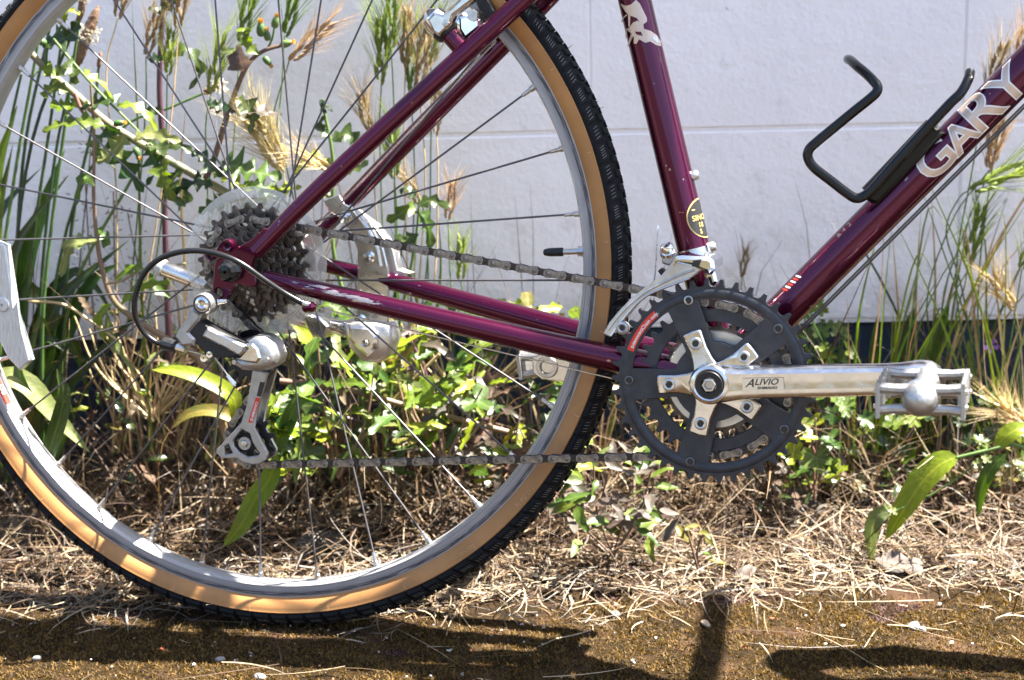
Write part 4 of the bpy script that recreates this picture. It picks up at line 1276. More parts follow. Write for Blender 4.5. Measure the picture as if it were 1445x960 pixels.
# ---- rear brake
br = empty('rear_brake', parent=bike)
for s in (-1, 1):
    yb = s * 0.040
    a, b_ = P(652, 68, -0.040), P(632, 47, -0.040)
    a, b_ = Vector((a.x, yb, a.z)), Vector((b_.x, yb, b_.z))
    MB().tube([a, b_], [0.0085, 0.0078], 22).build('brake_boss', paint, br)
    d = (b_ - a).normalized()
    MB().tube([b_ - d * 0.002, b_ + d * 0.001, b_ + d * 0.006, b_ + d * 0.008], [0.0096, 0.0118, 0.0118, 0.0100], 24).build('pivot_ring', black_pl, br)
    MB().tube([b_ + d * 0.007, b_ + d * 0.012, b_ + d * 0.020, b_ + d * 0.023, b_ + d * 0.0265], [0.0112, 0.0122, 0.0108, 0.0075, 0.0035], 24).build('pivot_barrel', chrome, br)
    ol = P2([(603, 28), (613, 18), (626, 20), (634, 13), (648, 0), (664, -34), (680, -34), (668, 2), (642, 22), (637, 36), (621, 52), (612, 46)], -0.050)
    y0, y1 = (-0.053, -0.042) if s < 0 else (0.042, 0.053)
    ao = MB().prism(ol, y0, y1, 0.0025).build('brake_arm', alloy, br)
    c = P(629, 33, -0.054)
    MB().lathe([(0.0004, -0.0018), (0.0026, -0.0016), (0.0034, 0.0)], 16, (c.x, s * 0.053, c.z), (0, -s, 0)).build('arm_screw', steel, ao)
    y0, y1 = (-0.040, -0.022) if s < 0 else (0.022, 0.040)
    MB().prism(P2([(647, 24), (664, 21), (677, 28), (677, 38), (656, 55), (648, 42)], -0.040), y0, y1, 0.002).build('pad_holder', chrome, br)
    c = P(667, 22, -0.042)
    MB().cyl((c.x, s * 0.044, c.z), (c.x, s * 0.015, c.z), 0.0052, n=6).build('pad_bolt', steel, br)
    y0, y1 = (-0.020, -0.0125) if s < 0 else (0.0125, 0.020)
    MB().prism(P2([(655, -30), (668, -34), (694, 16), (686, 31), (674, 22)], -0.030), y0, y1, 0.0015).build('brake_pad', black_pl, br)
MB().tube([P(700, 58, 0.010), P(480, 288, 0.030), P(420, 345, 0.045)], 0.0010, 6).build('stay_cable', steel, bike)

# ---- kickstand clamped to the far stays
ks = empty('kickstand', parent=bike)
KY = 0.058
strap = [(456, 283), (478, 274), (487, 288), (505, 298), (524, 318), (541, 352), (548, 381), (548, 470), (506, 470), (505, 398), (504, 353), (495, 327), (481, 309), (463, 298)]
so = MB().prism(P2(strap, KY), KY, KY + 0.004, 0.001).build('mounting_strap', alloy, ks)
rbp = [(484, 287), (500, 306), (520, 338), (530, 362)]
for (x, y) in ((488, 308), (521, 363), (509, 452)):
    c = P(x, y, KY)
    MB().lathe([(0.0010, -0.0030), (0.0030, -0.0026), (0.0038, -0.0012), (0.0060, -0.0008), (0.0062, 0.0)], 20, (c.x, KY, c.z)).build('strap_bolt', chrome, so)
MB().tube(bez([P(a, b_, KY) for a, b_ in ((494, 290), (512, 312), (530, 345), (537, 376))], 18), 0.0022, 8).build('strap_rib', alloy, so)
MB().prism(P2([(500, 296), (530, 318), (556, 352), (562, 380), (580, 386), (548, 392), (536, 352), (520, 320)], KY + 0.012), KY + 0.010, KY + 0.026, 0.001).build('strap_flange', alloy_d, ks)
MB().prism(P2([(489, 452), (555, 455), (560, 476), (553, 500), (538, 510), (516, 508), (497, 488)], KY + 0.004), KY - 0.008, KY + 0.016, 0.003).build('pivot_housing', alloy_d, ks, angle=60)
MB().prism(P2([(494, 458), (524, 460), (534, 472), (533, 492), (520, 503), (505, 490), (494, 478)], KY - 0.010), KY - 0.016, KY - 0.008, 0.0030).build('pivot_cover', alloy, ks)
c = P(515, 485, KY - 0.018)
MB().lathe([(0.0014, -0.0004), (0.0030, -0.0012), (0.0036, 0.0)], 16, (c.x, KY - 0.018, c.z)).build('pivot_pin', steel, ks)
lg = bez([P(518, 472, KY + 0.004), P(478, 462, KY + 0.004), P(430, 452, KY + 0.006), P(340, 420, KY + 0.008), P(262, 391, KY + 0.010), P(226, 377, KY + 0.010)], 30)
MB().tube(lg, [0.0085] * 6 + [0.0075] * 25, 16).build('stand_leg', alloy, ks)
MB().tube([lg[-2], lg[-1], lg[-1] + (lg[-1] - lg[-2]).normalized() * 0.004], [0.0088, 0.0088, 0.006], 14).build('stand_foot', mat('grey_rubber', (0.35, 0.35, 0.33), rough=0.6), ks)
MB().prism(P2([(428, 442), (452, 446), (466, 460), (460, 477), (443, 475), (433, 460)], KY - 0.008), KY - 0.012, KY + 0.010, 0.002).build('leg_bracket', alloy, ks)

# ---- front wheel, beyond the picture's edge
fw = empty('front_wheel', parent=bike)
fw.location = (1.040, 0, 0.0)
fw.rotation_euler[2] = math.radians(-13)
link('rim', rim_me, fw); link('tyre', tyre_me, fw); link('centre_tread', ct_me, fw)['kind'] = 'stuff'
for me in sw_me: link('tan_sidewall', me, fw)
MB().lathe([(0.004, -0.05), (0.008, -0.05), (0.009, -0.036), (0.020, -0.034), (0.020, -0.031), (0.010, -0.028), (0.010, 0.028), (0.020, 0.031), (0.020, 0.034), (0.009, 0.036), (0.008, 0.05), (0.004, 0.05)], 24).build('hub', alloy_d, fw)
for k in range(HOLES):
    a, h = spoke_pts(k)
    h = Vector((h.x * 0.8, -0.033 if h.y < 0 else 0.033, h.z * 0.8))
    MB().tube([a, h], 0.00105, 5).build('spoke', spoke_m, fw, angle=80)

# ================================================================== WALL
wall_paint = mat('white_wall_paint', (0.84, 0.812, 0.82), rough=0.62, var=0.035, vscale=9, bump=0.38, bscale=170, spec=0.3)
def enrich_wall(m):
    n, l = m.node_tree.nodes, m.node_tree.links
    b = n['Principled BSDF']
    tc = n.new('ShaderNodeTexCoord')
    # specks of grime and hairline stains
    nz = n.new('ShaderNodeTexNoise'); nz.inputs['Scale'].default_value = 55; nz.inputs['Detail'].default_value = 2
    l.new(tc.outputs['Object'], nz.inputs['Vector'])
    rp = n.new('ShaderNodeValToRGB'); rp.color_ramp.elements[0].position = 0.76; rp.color_ramp.elements[1].position = 0.80
    l.new(nz.outputs['Fac'], rp.inputs[0])
    mx = n.new('ShaderNodeMix'); mx.data_type = 'RGBA'
    l.new(rp.outputs[0], mx.inputs['Factor'])
    l.new(b.inputs['Base Color'].links[0].from_socket, mx.inputs['A'])
    mx.inputs['B'].default_value = (0.46, 0.42, 0.38, 1)
    l.new(mx.outputs['Result'], b.inputs['Base Color'])
    # rain-splashed dirt just above the ground
    sp = n.new('ShaderNodeSeparateXYZ'); l.new(tc.outputs['Object'], sp.inputs[0])
    zr = n.new('ShaderNodeMapRange'); zr.inputs['From Min'].default_value = 0.17; zr.inputs['From Max'].default_value = 0.34; zr.inputs['To Min'].default_value = 0.22; zr.inputs['To Max'].default_value = 0.0
    l.new(sp.outputs['Z'], zr.inputs['Value'])
    n3 = n.new('ShaderNodeTexNoise'); n3.inputs['Scale'].default_value = 22; n3.inputs['Detail'].default_value = 8; n3.inputs['Roughness'].default_value = 0.7
    l.new(tc.outputs['Object'], n3.inputs['Vector'])
    ad = n.new('ShaderNodeMath'); ad.operation = 'ADD'
    l.new(n3.outputs['Fac'], ad.inputs[0]); l.new(zr.outputs[0], ad.inputs[1])
    r3 = n.new('ShaderNodeMapRange'); r3.inputs['From Min'].default_value = 0.58; r3.inputs['From Max'].default_value = 0.80; r3.inputs['To Max'].default_value = 0.4
    l.new(ad.outputs[0], r3.inputs['Value'])
    mx3 = n.new('ShaderNodeMix'); mx3.data_type = 'RGBA'
    l.new(r3.outputs[0], mx3.inputs['Factor']); l.new(mx.outputs['Result'], mx3.inputs['A']); mx3.inputs['B'].default_value = (0.42, 0.38, 0.33, 1)
    l.new(mx3.outputs['Result'], b.inputs['Base Color'])
    # pores of the block under the paint
    vo = n.new('ShaderNodeTexNoise'); vo.inputs['Scale'].default_value = 48; vo.inputs['Detail'].default_value = 6; vo.inputs['Roughness'].default_value = 0.6
    l.new(tc.outputs['Object'], vo.inputs['Vector'])
    bp = n.new('ShaderNodeBump'); bp.inputs['Strength'].default_value = 0.45; bp.inputs['Distance'].default_value = 0.004
    l.new(vo.outputs['Fac'], bp.inputs['Height'])
    old = b.inputs['Normal'].links[0].from_socket
    l.new(old, bp.inputs['Normal'])
    l.new(bp.outputs[0], b.inputs['Normal'])
enrich_wall(wall_paint)
navy = mat('navy_wall_paint', (0.004, 0.019, 0.042), rough=0.6, var=0.35, vscale=25, bump=0.4, bscale=120)
wall = empty('block_wall', (0.2, WALL_Y + 0.1, 0))
tag(wall, 'white painted block wall with a dark navy base course behind the bicycle', 'wall', kind='thing')
def wall_piece(name, x0, x1, z0, z1, y0, y1, mt, bev):
    b = MB().prism([(x0, z0), (x1, z0), (x1, z1), (x0, z1)], y0, y1, bev)
    b.v = [(x - wall.location.x, y - wall.location.y, z) for x, y, z in b.v]
    return b.build(name, mt, wall, angle=15)
X0, X1, HB = -1.9, 2.4, 0.4065
wr = random.Random(5)
wall_piece('mortar', X0, X1, 0.178, 1.80, WALL_Y + 0.0018, WALL_Y + 0.19, wall_paint, 0.0)
wall_piece('base_course', X0, X1, -0.1, 0.1765, WALL_Y + 0.012, WALL_Y + 0.185, navy, 0.004)
for ci, (z0, z1, off) in enumerate([(0.180, 0.400, -0.088)] + [(0.400 + 0.2 * q, 0.600 + 0.2 * q, -0.088) for q in range(7)]):
    k = math.ceil((X0 - off) / HB)
    x = off + k * HB
    while x + HB <= X1 + 1e-6:
        dy = wr.uniform(-0.0006, 0.0006)
        wall_piece('block', x + 0.0003, x + HB - 0.0003, z0 + 0.0020, z1 - 0.0020, WALL_Y + dy, WALL_Y + 0.19 - 0.004, wall_paint, 0.0017)
        x += HB

# ================================================================== GROUND
def fbm(x, y, s=1.0, o=3):
    v, a = 0.0, 0.5
    for i in range(o):
        v += a * noise.noise(Vector((x * s, y * s, 3.7 * i)))
        s *= 2.1; a *= 0.5
    return v
def gz(x, y):
    if y < -4.5:                                                # unseen bank, added behind the camera to darken horizon reflections
        t = min(1, (-4.5 - y) / 8.0)
        return 2.7 * t * t * (3 - 2 * t) + 0.1 * fbm(x, y, 0.4)
    if abs(x) > 3 or abs(y) > 3: return 0.0
    t = min(1, max(0, (y - 0.05) / 0.25))
    rise = 0.022 * t * t * (3 - 2 * t)
    lump = 0.009 * fbm(x, y, 9) + 0.0045 * fbm(x, y, 45, 2)
    near = math.exp(-((x / 0.10) ** 2 + (y / 0.04) ** 2))     # packed flat under the tyre
    return (rise + lump) * (1 - near) - 0.001 * near
def axis(lo, hi, step, far):
    a = list(np.arange(lo, hi + 1e-9, step))
    g = step
    x = hi
    up = []
    while x < far:
        g *= 1.35; x += g; up.append(x)
    g = step; x = lo; dn = []
    while x > -far:
        g *= 1.35; x -= g; dn.append(x)
    return dn[::-1] + a + up
gx, gy = axis(-0.6, 1.0, 0.008, 60), axis(-0.3, 0.42, 0.008, 60)
gv = [(x, y, gz(x, y)) for y in gy for x in gx]
nx = len(gx)
gf = [(j * nx + i, j * nx + i + 1, (j + 1) * nx + i + 1, (j + 1) * nx + i) for j in range(len(gy) - 1) for i in range(nx - 1)]
def ground_material():
    m = mat('mossy_ground', (0.022, 0.014, 0.006), rough=0.95, col2=(0.065, 0.038, 0.012), vscale=60, bump=0.9, bscale=420, spec=0.1)
    n, l = m.node_tree.nodes, m.node_tree.links
    b = n['Principled BSDF']
    moss = b.inputs['Base Color'].links[0].from_socket
    tc = n.new('ShaderNodeTexCoord')
    def noise_ramp(scale, lo, hi, detail=5):
        nz = n.new('ShaderNodeTexNoise'); nz.inputs['Scale'].default_value = scale; nz.inputs['Detail'].default_value = detail
        l.new(tc.outputs['Object'], nz.inputs['Vector'])
        r = n.new('ShaderNodeMapRange'); r.inputs['From Min'].default_value = lo; r.inputs['From Max'].default_value = hi
        l.new(nz.outputs['Fac'], r.inputs['Value'])
        return r.outputs[0]
    def mix(f, a, bq):
        x = n.new('ShaderNodeMix'); x.data_type = 'RGBA'
        l.new(f, x.inputs['Factor'])
        l.new(a, x.inputs['A'])
        if isinstance(bq, tuple): x.inputs['B'].default_value = (*bq, 1)
        else: l.new(bq, x.inputs['B'])
        return x.outputs['Result']
    c = mix(noise_ramp(14, 0.52, 0.68), moss, (0.055, 0.030, 0.018))
    sp = n.new('ShaderNodeSeparateXYZ'); l.new(tc.outputs['Object'], sp.inputs[0])
    wob = n.new('ShaderNodeTexNoise'); wob.inputs['Scale'].default_value = 9; wob.inputs['Detail'].default_value = 5
    l.new(tc.outputs['Object'], wob.inputs['Vector'])
    def edge(a, bq, amt):
        mu = n.new('ShaderNodeMath'); mu.operation = 'MULTIPLY_ADD'
        l.new(wob.outputs['Fac'], mu.inputs[0]); mu.inputs[1].default_value = amt
        l.new(sp.outputs['Y'], mu.inputs[2])
        r = n.new('ShaderNodeMapRange'); r.inputs['From Min'].default_value = a + amt / 2; r.inputs['From Max'].default_value = bq + amt / 2
        l.new(mu.outputs[0], r.inputs['Value'])
        return r.outputs[0]
    c = mix(edge(0.02, 0.09, 0.16), c, (0.030, 0.017, 0.010))        # bare soil and litter under the weeds
    c = mix(edge(-0.62, -0.85, 0.3), c, (0.085, 0.078, 0.070))          # worn asphalt in front of the verge
    c = mix(edge(-4.3, -5.2, 0.8), c, (0.045, 0.038, 0.022))          # dry brown of the added bank
    l.new(c, b.inputs['Base Color'])
    return m
ground = link('ground', raw_mesh('ground', gv, gf, ground_material()))
tag(ground, kind='structure')

# ------------------------------------------------------------------ scattered growth (uncountable)
rng = np.random.default_rng(11)
GZ = np.array([[gz(x, y) for x in np.linspace(-0.7, 1.1, 181)] for y in np.linspace(-0.35, 0.40, 76)])
def gz_np(x, y):
    i = np.clip((x + 0.7) / 1.8 * 180, 0, 179.999); j = np.clip((y + 0.35) / 0.75 * 75, 0, 74.999)
    i0, j0 = i.astype(int), j.astype(int); fi, fj = i - i0, j - j0
    return GZ[j0, i0] * (1 - fi) * (1 - fj) + GZ[j0, i0 + 1] * fi * (1 - fj) + GZ[j0 + 1, i0] * (1 - fi) * fj + GZ[j0 + 1, i0 + 1] * fi * fj
def big_mesh(name, v, f, mi, mats):
    me = bpy.data.meshes.new(name)
    nv, nf, k = len(v), len(f), f.shape[1]
    me.vertices.add(nv); me.vertices.foreach_set('co', v.astype(np.float32).ravel())
    me.loops.add(nf * k); me.loops.foreach_set('vertex_index', f.astype(np.int32).ravel())
    me.polygons.add(nf); me.polygons.foreach_set('loop_start', np.arange(0, nf * k, k, dtype=np.int32))
    for m in mats: me.materials.append(m)
    me.polygons.foreach_set('material_index', mi.astype(np.int32))
    me.polygons.foreach_set('use_smooth', np.ones(nf, dtype=bool))
    me.update(calc_edges=True)
    return me
def ribbons(x, y, z, az, el, L, wd, bend, curl, seg=5):
    """N curved ribbons: start point, azimuth, elevation, length, width, sag and sideways curl"""
    N = len(x)
    pts = np.zeros((N, seg + 1, 3)); pts[:, 0] = np.stack([x, y, z], 1)
    a, e = az.copy(), el.copy()
    for s in range(seg):
        d = np.stack([np.cos(a) * np.cos(e), np.sin(a) * np.cos(e), np.sin(e)], 1)
        pts[:, s + 1] = pts[:, s] + d * (L / seg)[:, None]
        a = a + curl / seg; e = e + bend / seg
    gzv = gz_np(pts[..., 0], pts[..., 1])
    pts[..., 2] = np.maximum(pts[..., 2], gzv + 0.0008)
    pts[..., 1] = np.minimum(pts[..., 1], WALL_Y - 0.004)
    side = np.stack([-np.sin(az), np.cos(az), rng.normal(0, 0.5, N)], 1)
    side /= np.linalg.norm(side, axis=1)[:, None]
    tp = np.array([0.75, 1.0, 1.0, 0.85, 0.6, 0.15]) if seg == 5 else np.linspace(1, 0.2, seg + 1)
    off = side[:, None, :] * (wd[:, None] * tp[None])[..., None] * 0.5
    v = np.stack([pts - off, pts + off], 2).reshape(-1, 3)
    base = (np.arange(N) * (seg + 1) * 2)[:, None, None]
    s = np.arange(seg)[None, :, None] * 2
    f = (base + s + np.array([0, 1, 3, 2])[None, None]).reshape(-1, 4)
    return v, f
straws = [mat('straw_pale', (0.52, 0.405, 0.265), rough=0.6, var=0.2, vscale=90, trans=0.15), mat('straw_tan', (0.36, 0.225, 0.105), rough=0.65, var=0.25, vscale=90, trans=0.15),
          mat('straw_brown', (0.14, 0.072, 0.034), rough=0.75, var=0.3, vscale=90), mat('straw_grey', (0.36, 0.31, 0.26), rough=0.7, var=0.2, vscale=90)]
V, Fq, Mi = [], [], []
def batch(N, xr, yr, zr, el, Lr, wr_, bend, curl, probs, ypow=1.0):
    x = rng.uniform(*xr, N); y = yr[0] + (yr[1] - yr[0]) * rng.uniform(0, 1, N) ** ypow
    y = y + np.clip(0.12 - y, 0, 0.1) * np.array([0.9 * fbm(a_ + 3, b_ * 0.3, 6, 2) for a_, b_ in zip(x, y)])
    clump = np.array([0.5 + 1.3 * fbm(a_ + 9, b_ * 1.3 + 4, 13, 2) for a_, b_ in zip(x, y)])
    kp = rng.uniform(0, 1, N) < np.clip(clump, 0.18, 1.0)
    x, y = x[kp], y[kp]; N = len(x)
    z = gz_np(x, y) + rng.uniform(*zr, N)
    az = rng.uniform(0, 2 * np.pi, N)
    v, f = ribbons(x, y, z, az, rng.normal(el[0], el[1], N), rng.uniform(*Lr, N), rng.uniform(*wr_, N), rng.normal(bend[0], bend[1], N), rng.normal(0, curl, N))
    k = sum(len(q) for q in V)
    V.append(v); Fq.append(f + k)
    Mi.append(np.repeat(rng.choice(4, N, p=probs), 5))
batch(11500, (-0.5, 0.95), (0.07, 0.36), (0.0, 0.028), (0.10, 0.3), (0.03, 0.11), (0.0006, 0.0018), (-0.5, 0.7), 1.3, (0.15, 0.33, 0.43, 0.09))
batch(6500, (-0.5, 0.95), (0.025, 0.15), (0.0, 0.010), (0.05, 0.2), (0.02, 0.075), (0.0007, 0.0018), (-0.2, 0.4), 0.9, (0.42, 0.26, 0.17, 0.15))
batch(5200, (-0.5, 0.95), (0.17, 0.375), (0.0, 0.01), (0.9, 0.45), (0.06, 0.17), (0.0009, 0.0022), (-1.1, 0.8), 0.9, (0.14, 0.36, 0.42, 0.08))
batch(700, (-0.5, 0.95), (0.20, 0.36), (0.0, 0.01), (1.2, 0.25), (0.12, 0.24), (0.0009, 0.002), (-1.4, 1.0), 0.6, (0.3, 0.42, 0.2, 0.08))
batch(2200, (-0.5, 0.95), (-0.06, 0.075), (0.0, 0.006), (0.05, 0.15), (0.008, 0.035), (0.0005, 0.0014), (-0.1, 0.3), 0.7, (0.40, 0.28, 0.18, 0.14), ypow=0.42)
batch(150, (-0.5, 0.95), (-0.16, 0.06), (0.001, 0.006), (0.03, 0.08), (0.03, 0.12), (0.0007, 0.0017), (-0.1, 0.15), 0.3, (0.5, 0.22, 0.1, 0.18))
batch(420, (-0.5, 0.30), (0.24, 0.37), (0.0, 0.02), (1.25, 0.3), (0.18, 0.38), (0.0010, 0.0022), (-0.8, 0.7), 0.5, (0.12, 0.36, 0.48, 0.04))
batch(200, (0.45, 0.95), (0.26, 0.37), (0.0, 0.02), (1.25, 0.3), (0.16, 0.34), (0.0010, 0.0020), (-0.8, 0.7), 0.5, (0.25, 0.5, 0.2, 0.05))
dg = link('dry_grass', big_mesh('dry_grass', np.concatenate(V), np.concatenate(Fq), np.concatenate(Mi), straws))
tag(dg, 'tangle of bleached dry grass lying along the foot of the wall', 'dry grass', kind='stuff')

# moss cushions
N = 150000
x = rng.uniform(-0.42, 0.86, N); y = rng.uniform(-0.18, 0.11, N)
edge_n = np.array([0.11 * fbm(a, 0.3 * b_, 7) for a, b_ in zip(x, y)])
dens = np.array([0.5 + 0.9 * fbm(a, b_, 16) for a, b_ in zip(x, y)])
keep = rng.uniform(0, 1, N) < np.clip(dens + 0.15, 0.2, 1) * np.clip((0.045 + edge_n - y) / 0.03, 0, 1)
x, y, dens = x[keep], y[keep], dens[keep]
N = len(x)
h = rng.uniform(0.0008, 0.0032, N); w = rng.uniform(0.0007, 0.0015, N); a = rng.uniform(0, 2 * np.pi, N)
z = gz_np(x, y)
tipx, tipy = x + rng.normal(0, 0.0022, N), y + rng.normal(0, 0.0022, N)
v = np.zeros((N, 3, 3))
v[:, 0] = np.stack([x + np.cos(a) * w, y + np.sin(a) * w, z - 0.0005], 1)
v[:, 1] = np.stack([x - np.cos(a) * w, y - np.sin(a) * w, z - 0.0005], 1)
v[:, 2] = np.stack([tipx, tipy, z + h], 1)
f = np.arange(N * 3).reshape(-1, 3)
red = np.array([0.5 + 1.1 * fbm(a_ + 5, b_ * 1.6 + 2, 11) for a_, b_ in zip(x, y)]) + np.clip((y - 0.0) * 6, -0.3, 0.45)
pick = np.where(red > 0.74, 2, np.where(rng.uniform(0, 1, N) < 0.3, 1, 0))
moss_m = [mat('moss_gold', (0.240, 0.128, 0.012), rough=0.8, var=0.3, vscale=80, trans=0.3), mat('moss_dark', (0.12, 0.070, 0.012), rough=0.85, var=0.3, vscale=80, trans=0.2), mat('moss_red', (0.20, 0.095, 0.080), rough=0.8, var=0.3, vscale=80, trans=0.25)]
tag(link('moss', big_mesh('moss', v.reshape(-1, 3), f, pick, moss_m)), 'golden brown and reddish moss carpet in front of the tyre', 'moss', kind='stuff')

# pale crumbs, petals and chips
b = MB()
cr = random.Random(21)
for i in range(300):
    x, y = cr.uniform(-0.42, 0.86), -0.16 + 0.30 * cr.random()
    s = cr.uniform(0.0006, 0.0022) * (1.7 if cr.random() < 0.06 else 1)
    z = gz(x, y) + 0.003
    R = Matrix.Rotation(cr.uniform(0, 6.3), 3, 'Z') @ Matrix.Rotation(cr.uniform(-0.6, 0.6), 3, 'X')
    pts = [(math.cos(t) * s * cr.uniform(0.6, 1.3), math.sin(t) * s * cr.uniform(0.4, 0.9), cr.uniform(-0.2, 0.2) * s) for t in (0, 1.2, 2.4, 3.7, 5.0)]
    top = [Vector((x, y, z + 0.0006)) + R @ Vector(p) for p in pts]
    bot = [q - Vector((0, 0, 0.0008)) for q in top]
    mi = 0 if cr.random() < 0.62 else (1 if cr.random() < 0.8 else 2)
    b.add(top + bot, [(0, 1, 2, 3, 4)] + [(k, (k + 1) % 5, 5 + (k + 1) % 5, 5 + k) for k in range(5)], mi)
tag(b.build('debris', [mat('pale_chip', (0.62, 0.58, 0.52), rough=0.8), mat('brown_chip', (0.26, 0.15, 0.09), rough=0.85), mat('red_chip', (0.42, 0.07, 0.03), rough=0.7)], None, smooth=False, recalc=False),
    'pale petals, seed husks and chips scattered over the moss', 'debris', kind='stuff')

# ================================================================== PLANTS
def prof_lance(t): return (t ** 0.55) * ((1 - t) ** 0.75) * 1.95
def prof_blade(t): return min(1.0, 0.55 + 1.2 * t) * (1 - t ** 2.2) + 0.02
def prof_ovate(t): return min(1.0, 3.2 * t) ** 0.6 * ((1 - t) ** 0.62) * 1.08
def lobed(k, depth=0.7, seed=0):
    r = random.Random(seed)
    js = [r.uniform(0.75, 1.15) for _ in range(k + 2)]
    def w(t):
        env = min(1.0, 2.6 * t + 0.10) ** 0.8 * ((1 - t) ** 0.5) * 1.1
        ph = t * k
        fr = ph - math.floor(ph)
        saw = (fr / 0.7) ** 1.6 if fr < 0.7 else max(0.0, 1 - (fr - 0.7) / 0.3) ** 0.8
        return env * ((1 - depth) + depth * saw * js[int(ph) % len(js)]) + 0.015
    return w
class Plant:
    def __init__(s, name, label, cat, px, py, y, group=None, seed=1):
        b = W(px, py, y)
        s.base = Vector((b.x, b.y, gz(b.x, b.y)))
        s.o = empty(name, s.base)
        tag(s.o, label, cat, group)
        s.r = random.Random(seed)
    def loc(s, pts):
        return [tuple(Vector(p) - s.base) for p in pts]
    def stem(s, pts, r0, r1, mt, name='stem', n=7, parent=None, steps=None):
        path = bez(pts, steps or max(6, 4 * len(pts)))
        m = len(path)
        b = MB().tube(s.loc(path), [r0 + (r1 - r0) * i / (m - 1) for i in range(m)], n)
        b.build(name, mt, s.o if parent is None else parent, angle=70, recalc=False)
        return path
    def leaf(s, pts, width, mt, prof=prof_lance, n=10, fold=0.25, hint=None, wave=0.0, twist=0.0, name='leaf', steps=None, seed=None):
        path = bez(pts, n)
        n_ = len(path) - 1
        r = random.Random(seed if seed is not None else s.r.random())
        h0 = Vector(hint) if hint else Vector((s.r.uniform(-0.4, 0.4), -0.62, 0.75))
        v, f = [], []
        pa, pb = r.uniform(0, 6), r.uniform(0, 6)
        for i, p in enumerate(path):
            t = i / n_
            d = (path[min(i + 1, n_)] - path[max(i - 1, 0)]).normalized()
            side = d.cross(h0)
            if side.length < 1e-3: side = Vector((1, 0, 0))
            side.normalize()
            if twist: side = Matrix.Rotation(twist * t, 3, d) @ side
            up = side.cross(d).normalized()
            wl_, wr_ = prof(t) * width * 0.5, prof(min(1, t * 1.0 + 0.0)) * width * 0.5
            wob = wave * width * math.sin(9 * t + pa), wave * width * math.sin(10 * t + pb)
            v += [p - side * wl_ + up * (fold * wl_ + wob[0]), p - side * (wl_ * 0.5) + up * (fold * wl_ * 0.35 + wob[0] * 0.4), p, p + side * (wr_ * 0.5) + up * (fold * wr_ * 0.35 + wob[1] * 0.4), p + side * wr_ + up * (fold * wr_ + wob[1])]
        for i in range(n_):
            for k in range(4):
                f.append((i * 5 + k, i * 5 + k + 1, (i + 1) * 5 + k + 1, (i + 1) * 5 + k))
        me = raw_mesh(name, s.loc(v), f, mt)
        uvl = me.uv_layers.new(name='UVMap')
        uvs = [c for q in f for vi in q for c in ((vi % 5 - 2) / 2.0, (vi // 5) / n_)]
        uvl.data.foreach_set('uv', uvs)
        return link(name, me, s.o)
    def palm(s, c, nrm, up, r, mt, lobes=5, name='leaf', depth=0.4):
        """round or lobed leaf: fan about the end of its stalk"""
        nrm = Vector(nrm).normalized(); up = Vector(up); up = (up - nrm * up.dot(nrm)).normalized(); sd = up.cross(nrm)
        c = Vector(c)
        v = [c]; f = []
        K = lobes * 6
        ph = s.r.uniform(0, 6)
        for ring, q in ((0.55, 0), (1.0, 1)):
            for k in range(K + 1):
                a = -2.75 + 5.5 * k / K
                lob = abs(math.cos(lobes * (a + 2.75) / 5.5 * math.pi + math.pi / 2))
                tooth = 1 + 0.07 * math.cos(lobes * 6 * (a + 2.75) / 5.5 * math.pi)
                rr = r * ring * ((1 - depth) + depth * lob ** 0.7 if ring == 1.0 else (1 - depth * 0.3)) * (tooth if ring == 1 else 1)
                cup = 0.14 * r * ring * math.sin(2 * a + ph) + 0.16 * r * ring * ring
                v.append(c + (up * math.cos(a) + sd * math.sin(a)) * rr + nrm * cup)
        for k in range(K):
            f.append((0, 1 + k, 2 + k))
            f.append((1 + k, K + 2 + k, K + 3 + k, 2 + k))
        me = raw_mesh(name, s.loc(v), f, mt)
        uvl = me.uv_layers.new(name='UVMap')
        def uvp(vi):
            if vi == 0: return (0.0, 0.0)
            q_, k_ = divmod(vi - 1, K + 1)
            a_ = (k_ / K * lobes) % 1.0 - 0.5
            return (a_ * 1.2, (0.55 if q_ == 0 else 1.0))
        uvl.data.foreach_set('uv', [c for q in f for vi in q for c in uvp(vi)])
        return link(name, me, s.o)
    def piece(s, name, me, at, direction, scale=1.0, roll=0.0):
        d = Vector(direction).normalized()
        u, w_ = frame_of(d)
        M = Matrix((u, w_, d)).transposed().to_4x4() @ Matrix.Rotation(roll, 4, 'Z') @ Matrix.Scale(scale, 4)
        M.translation = Vector(at) - s.base
        return link(name, me, s.o, M)

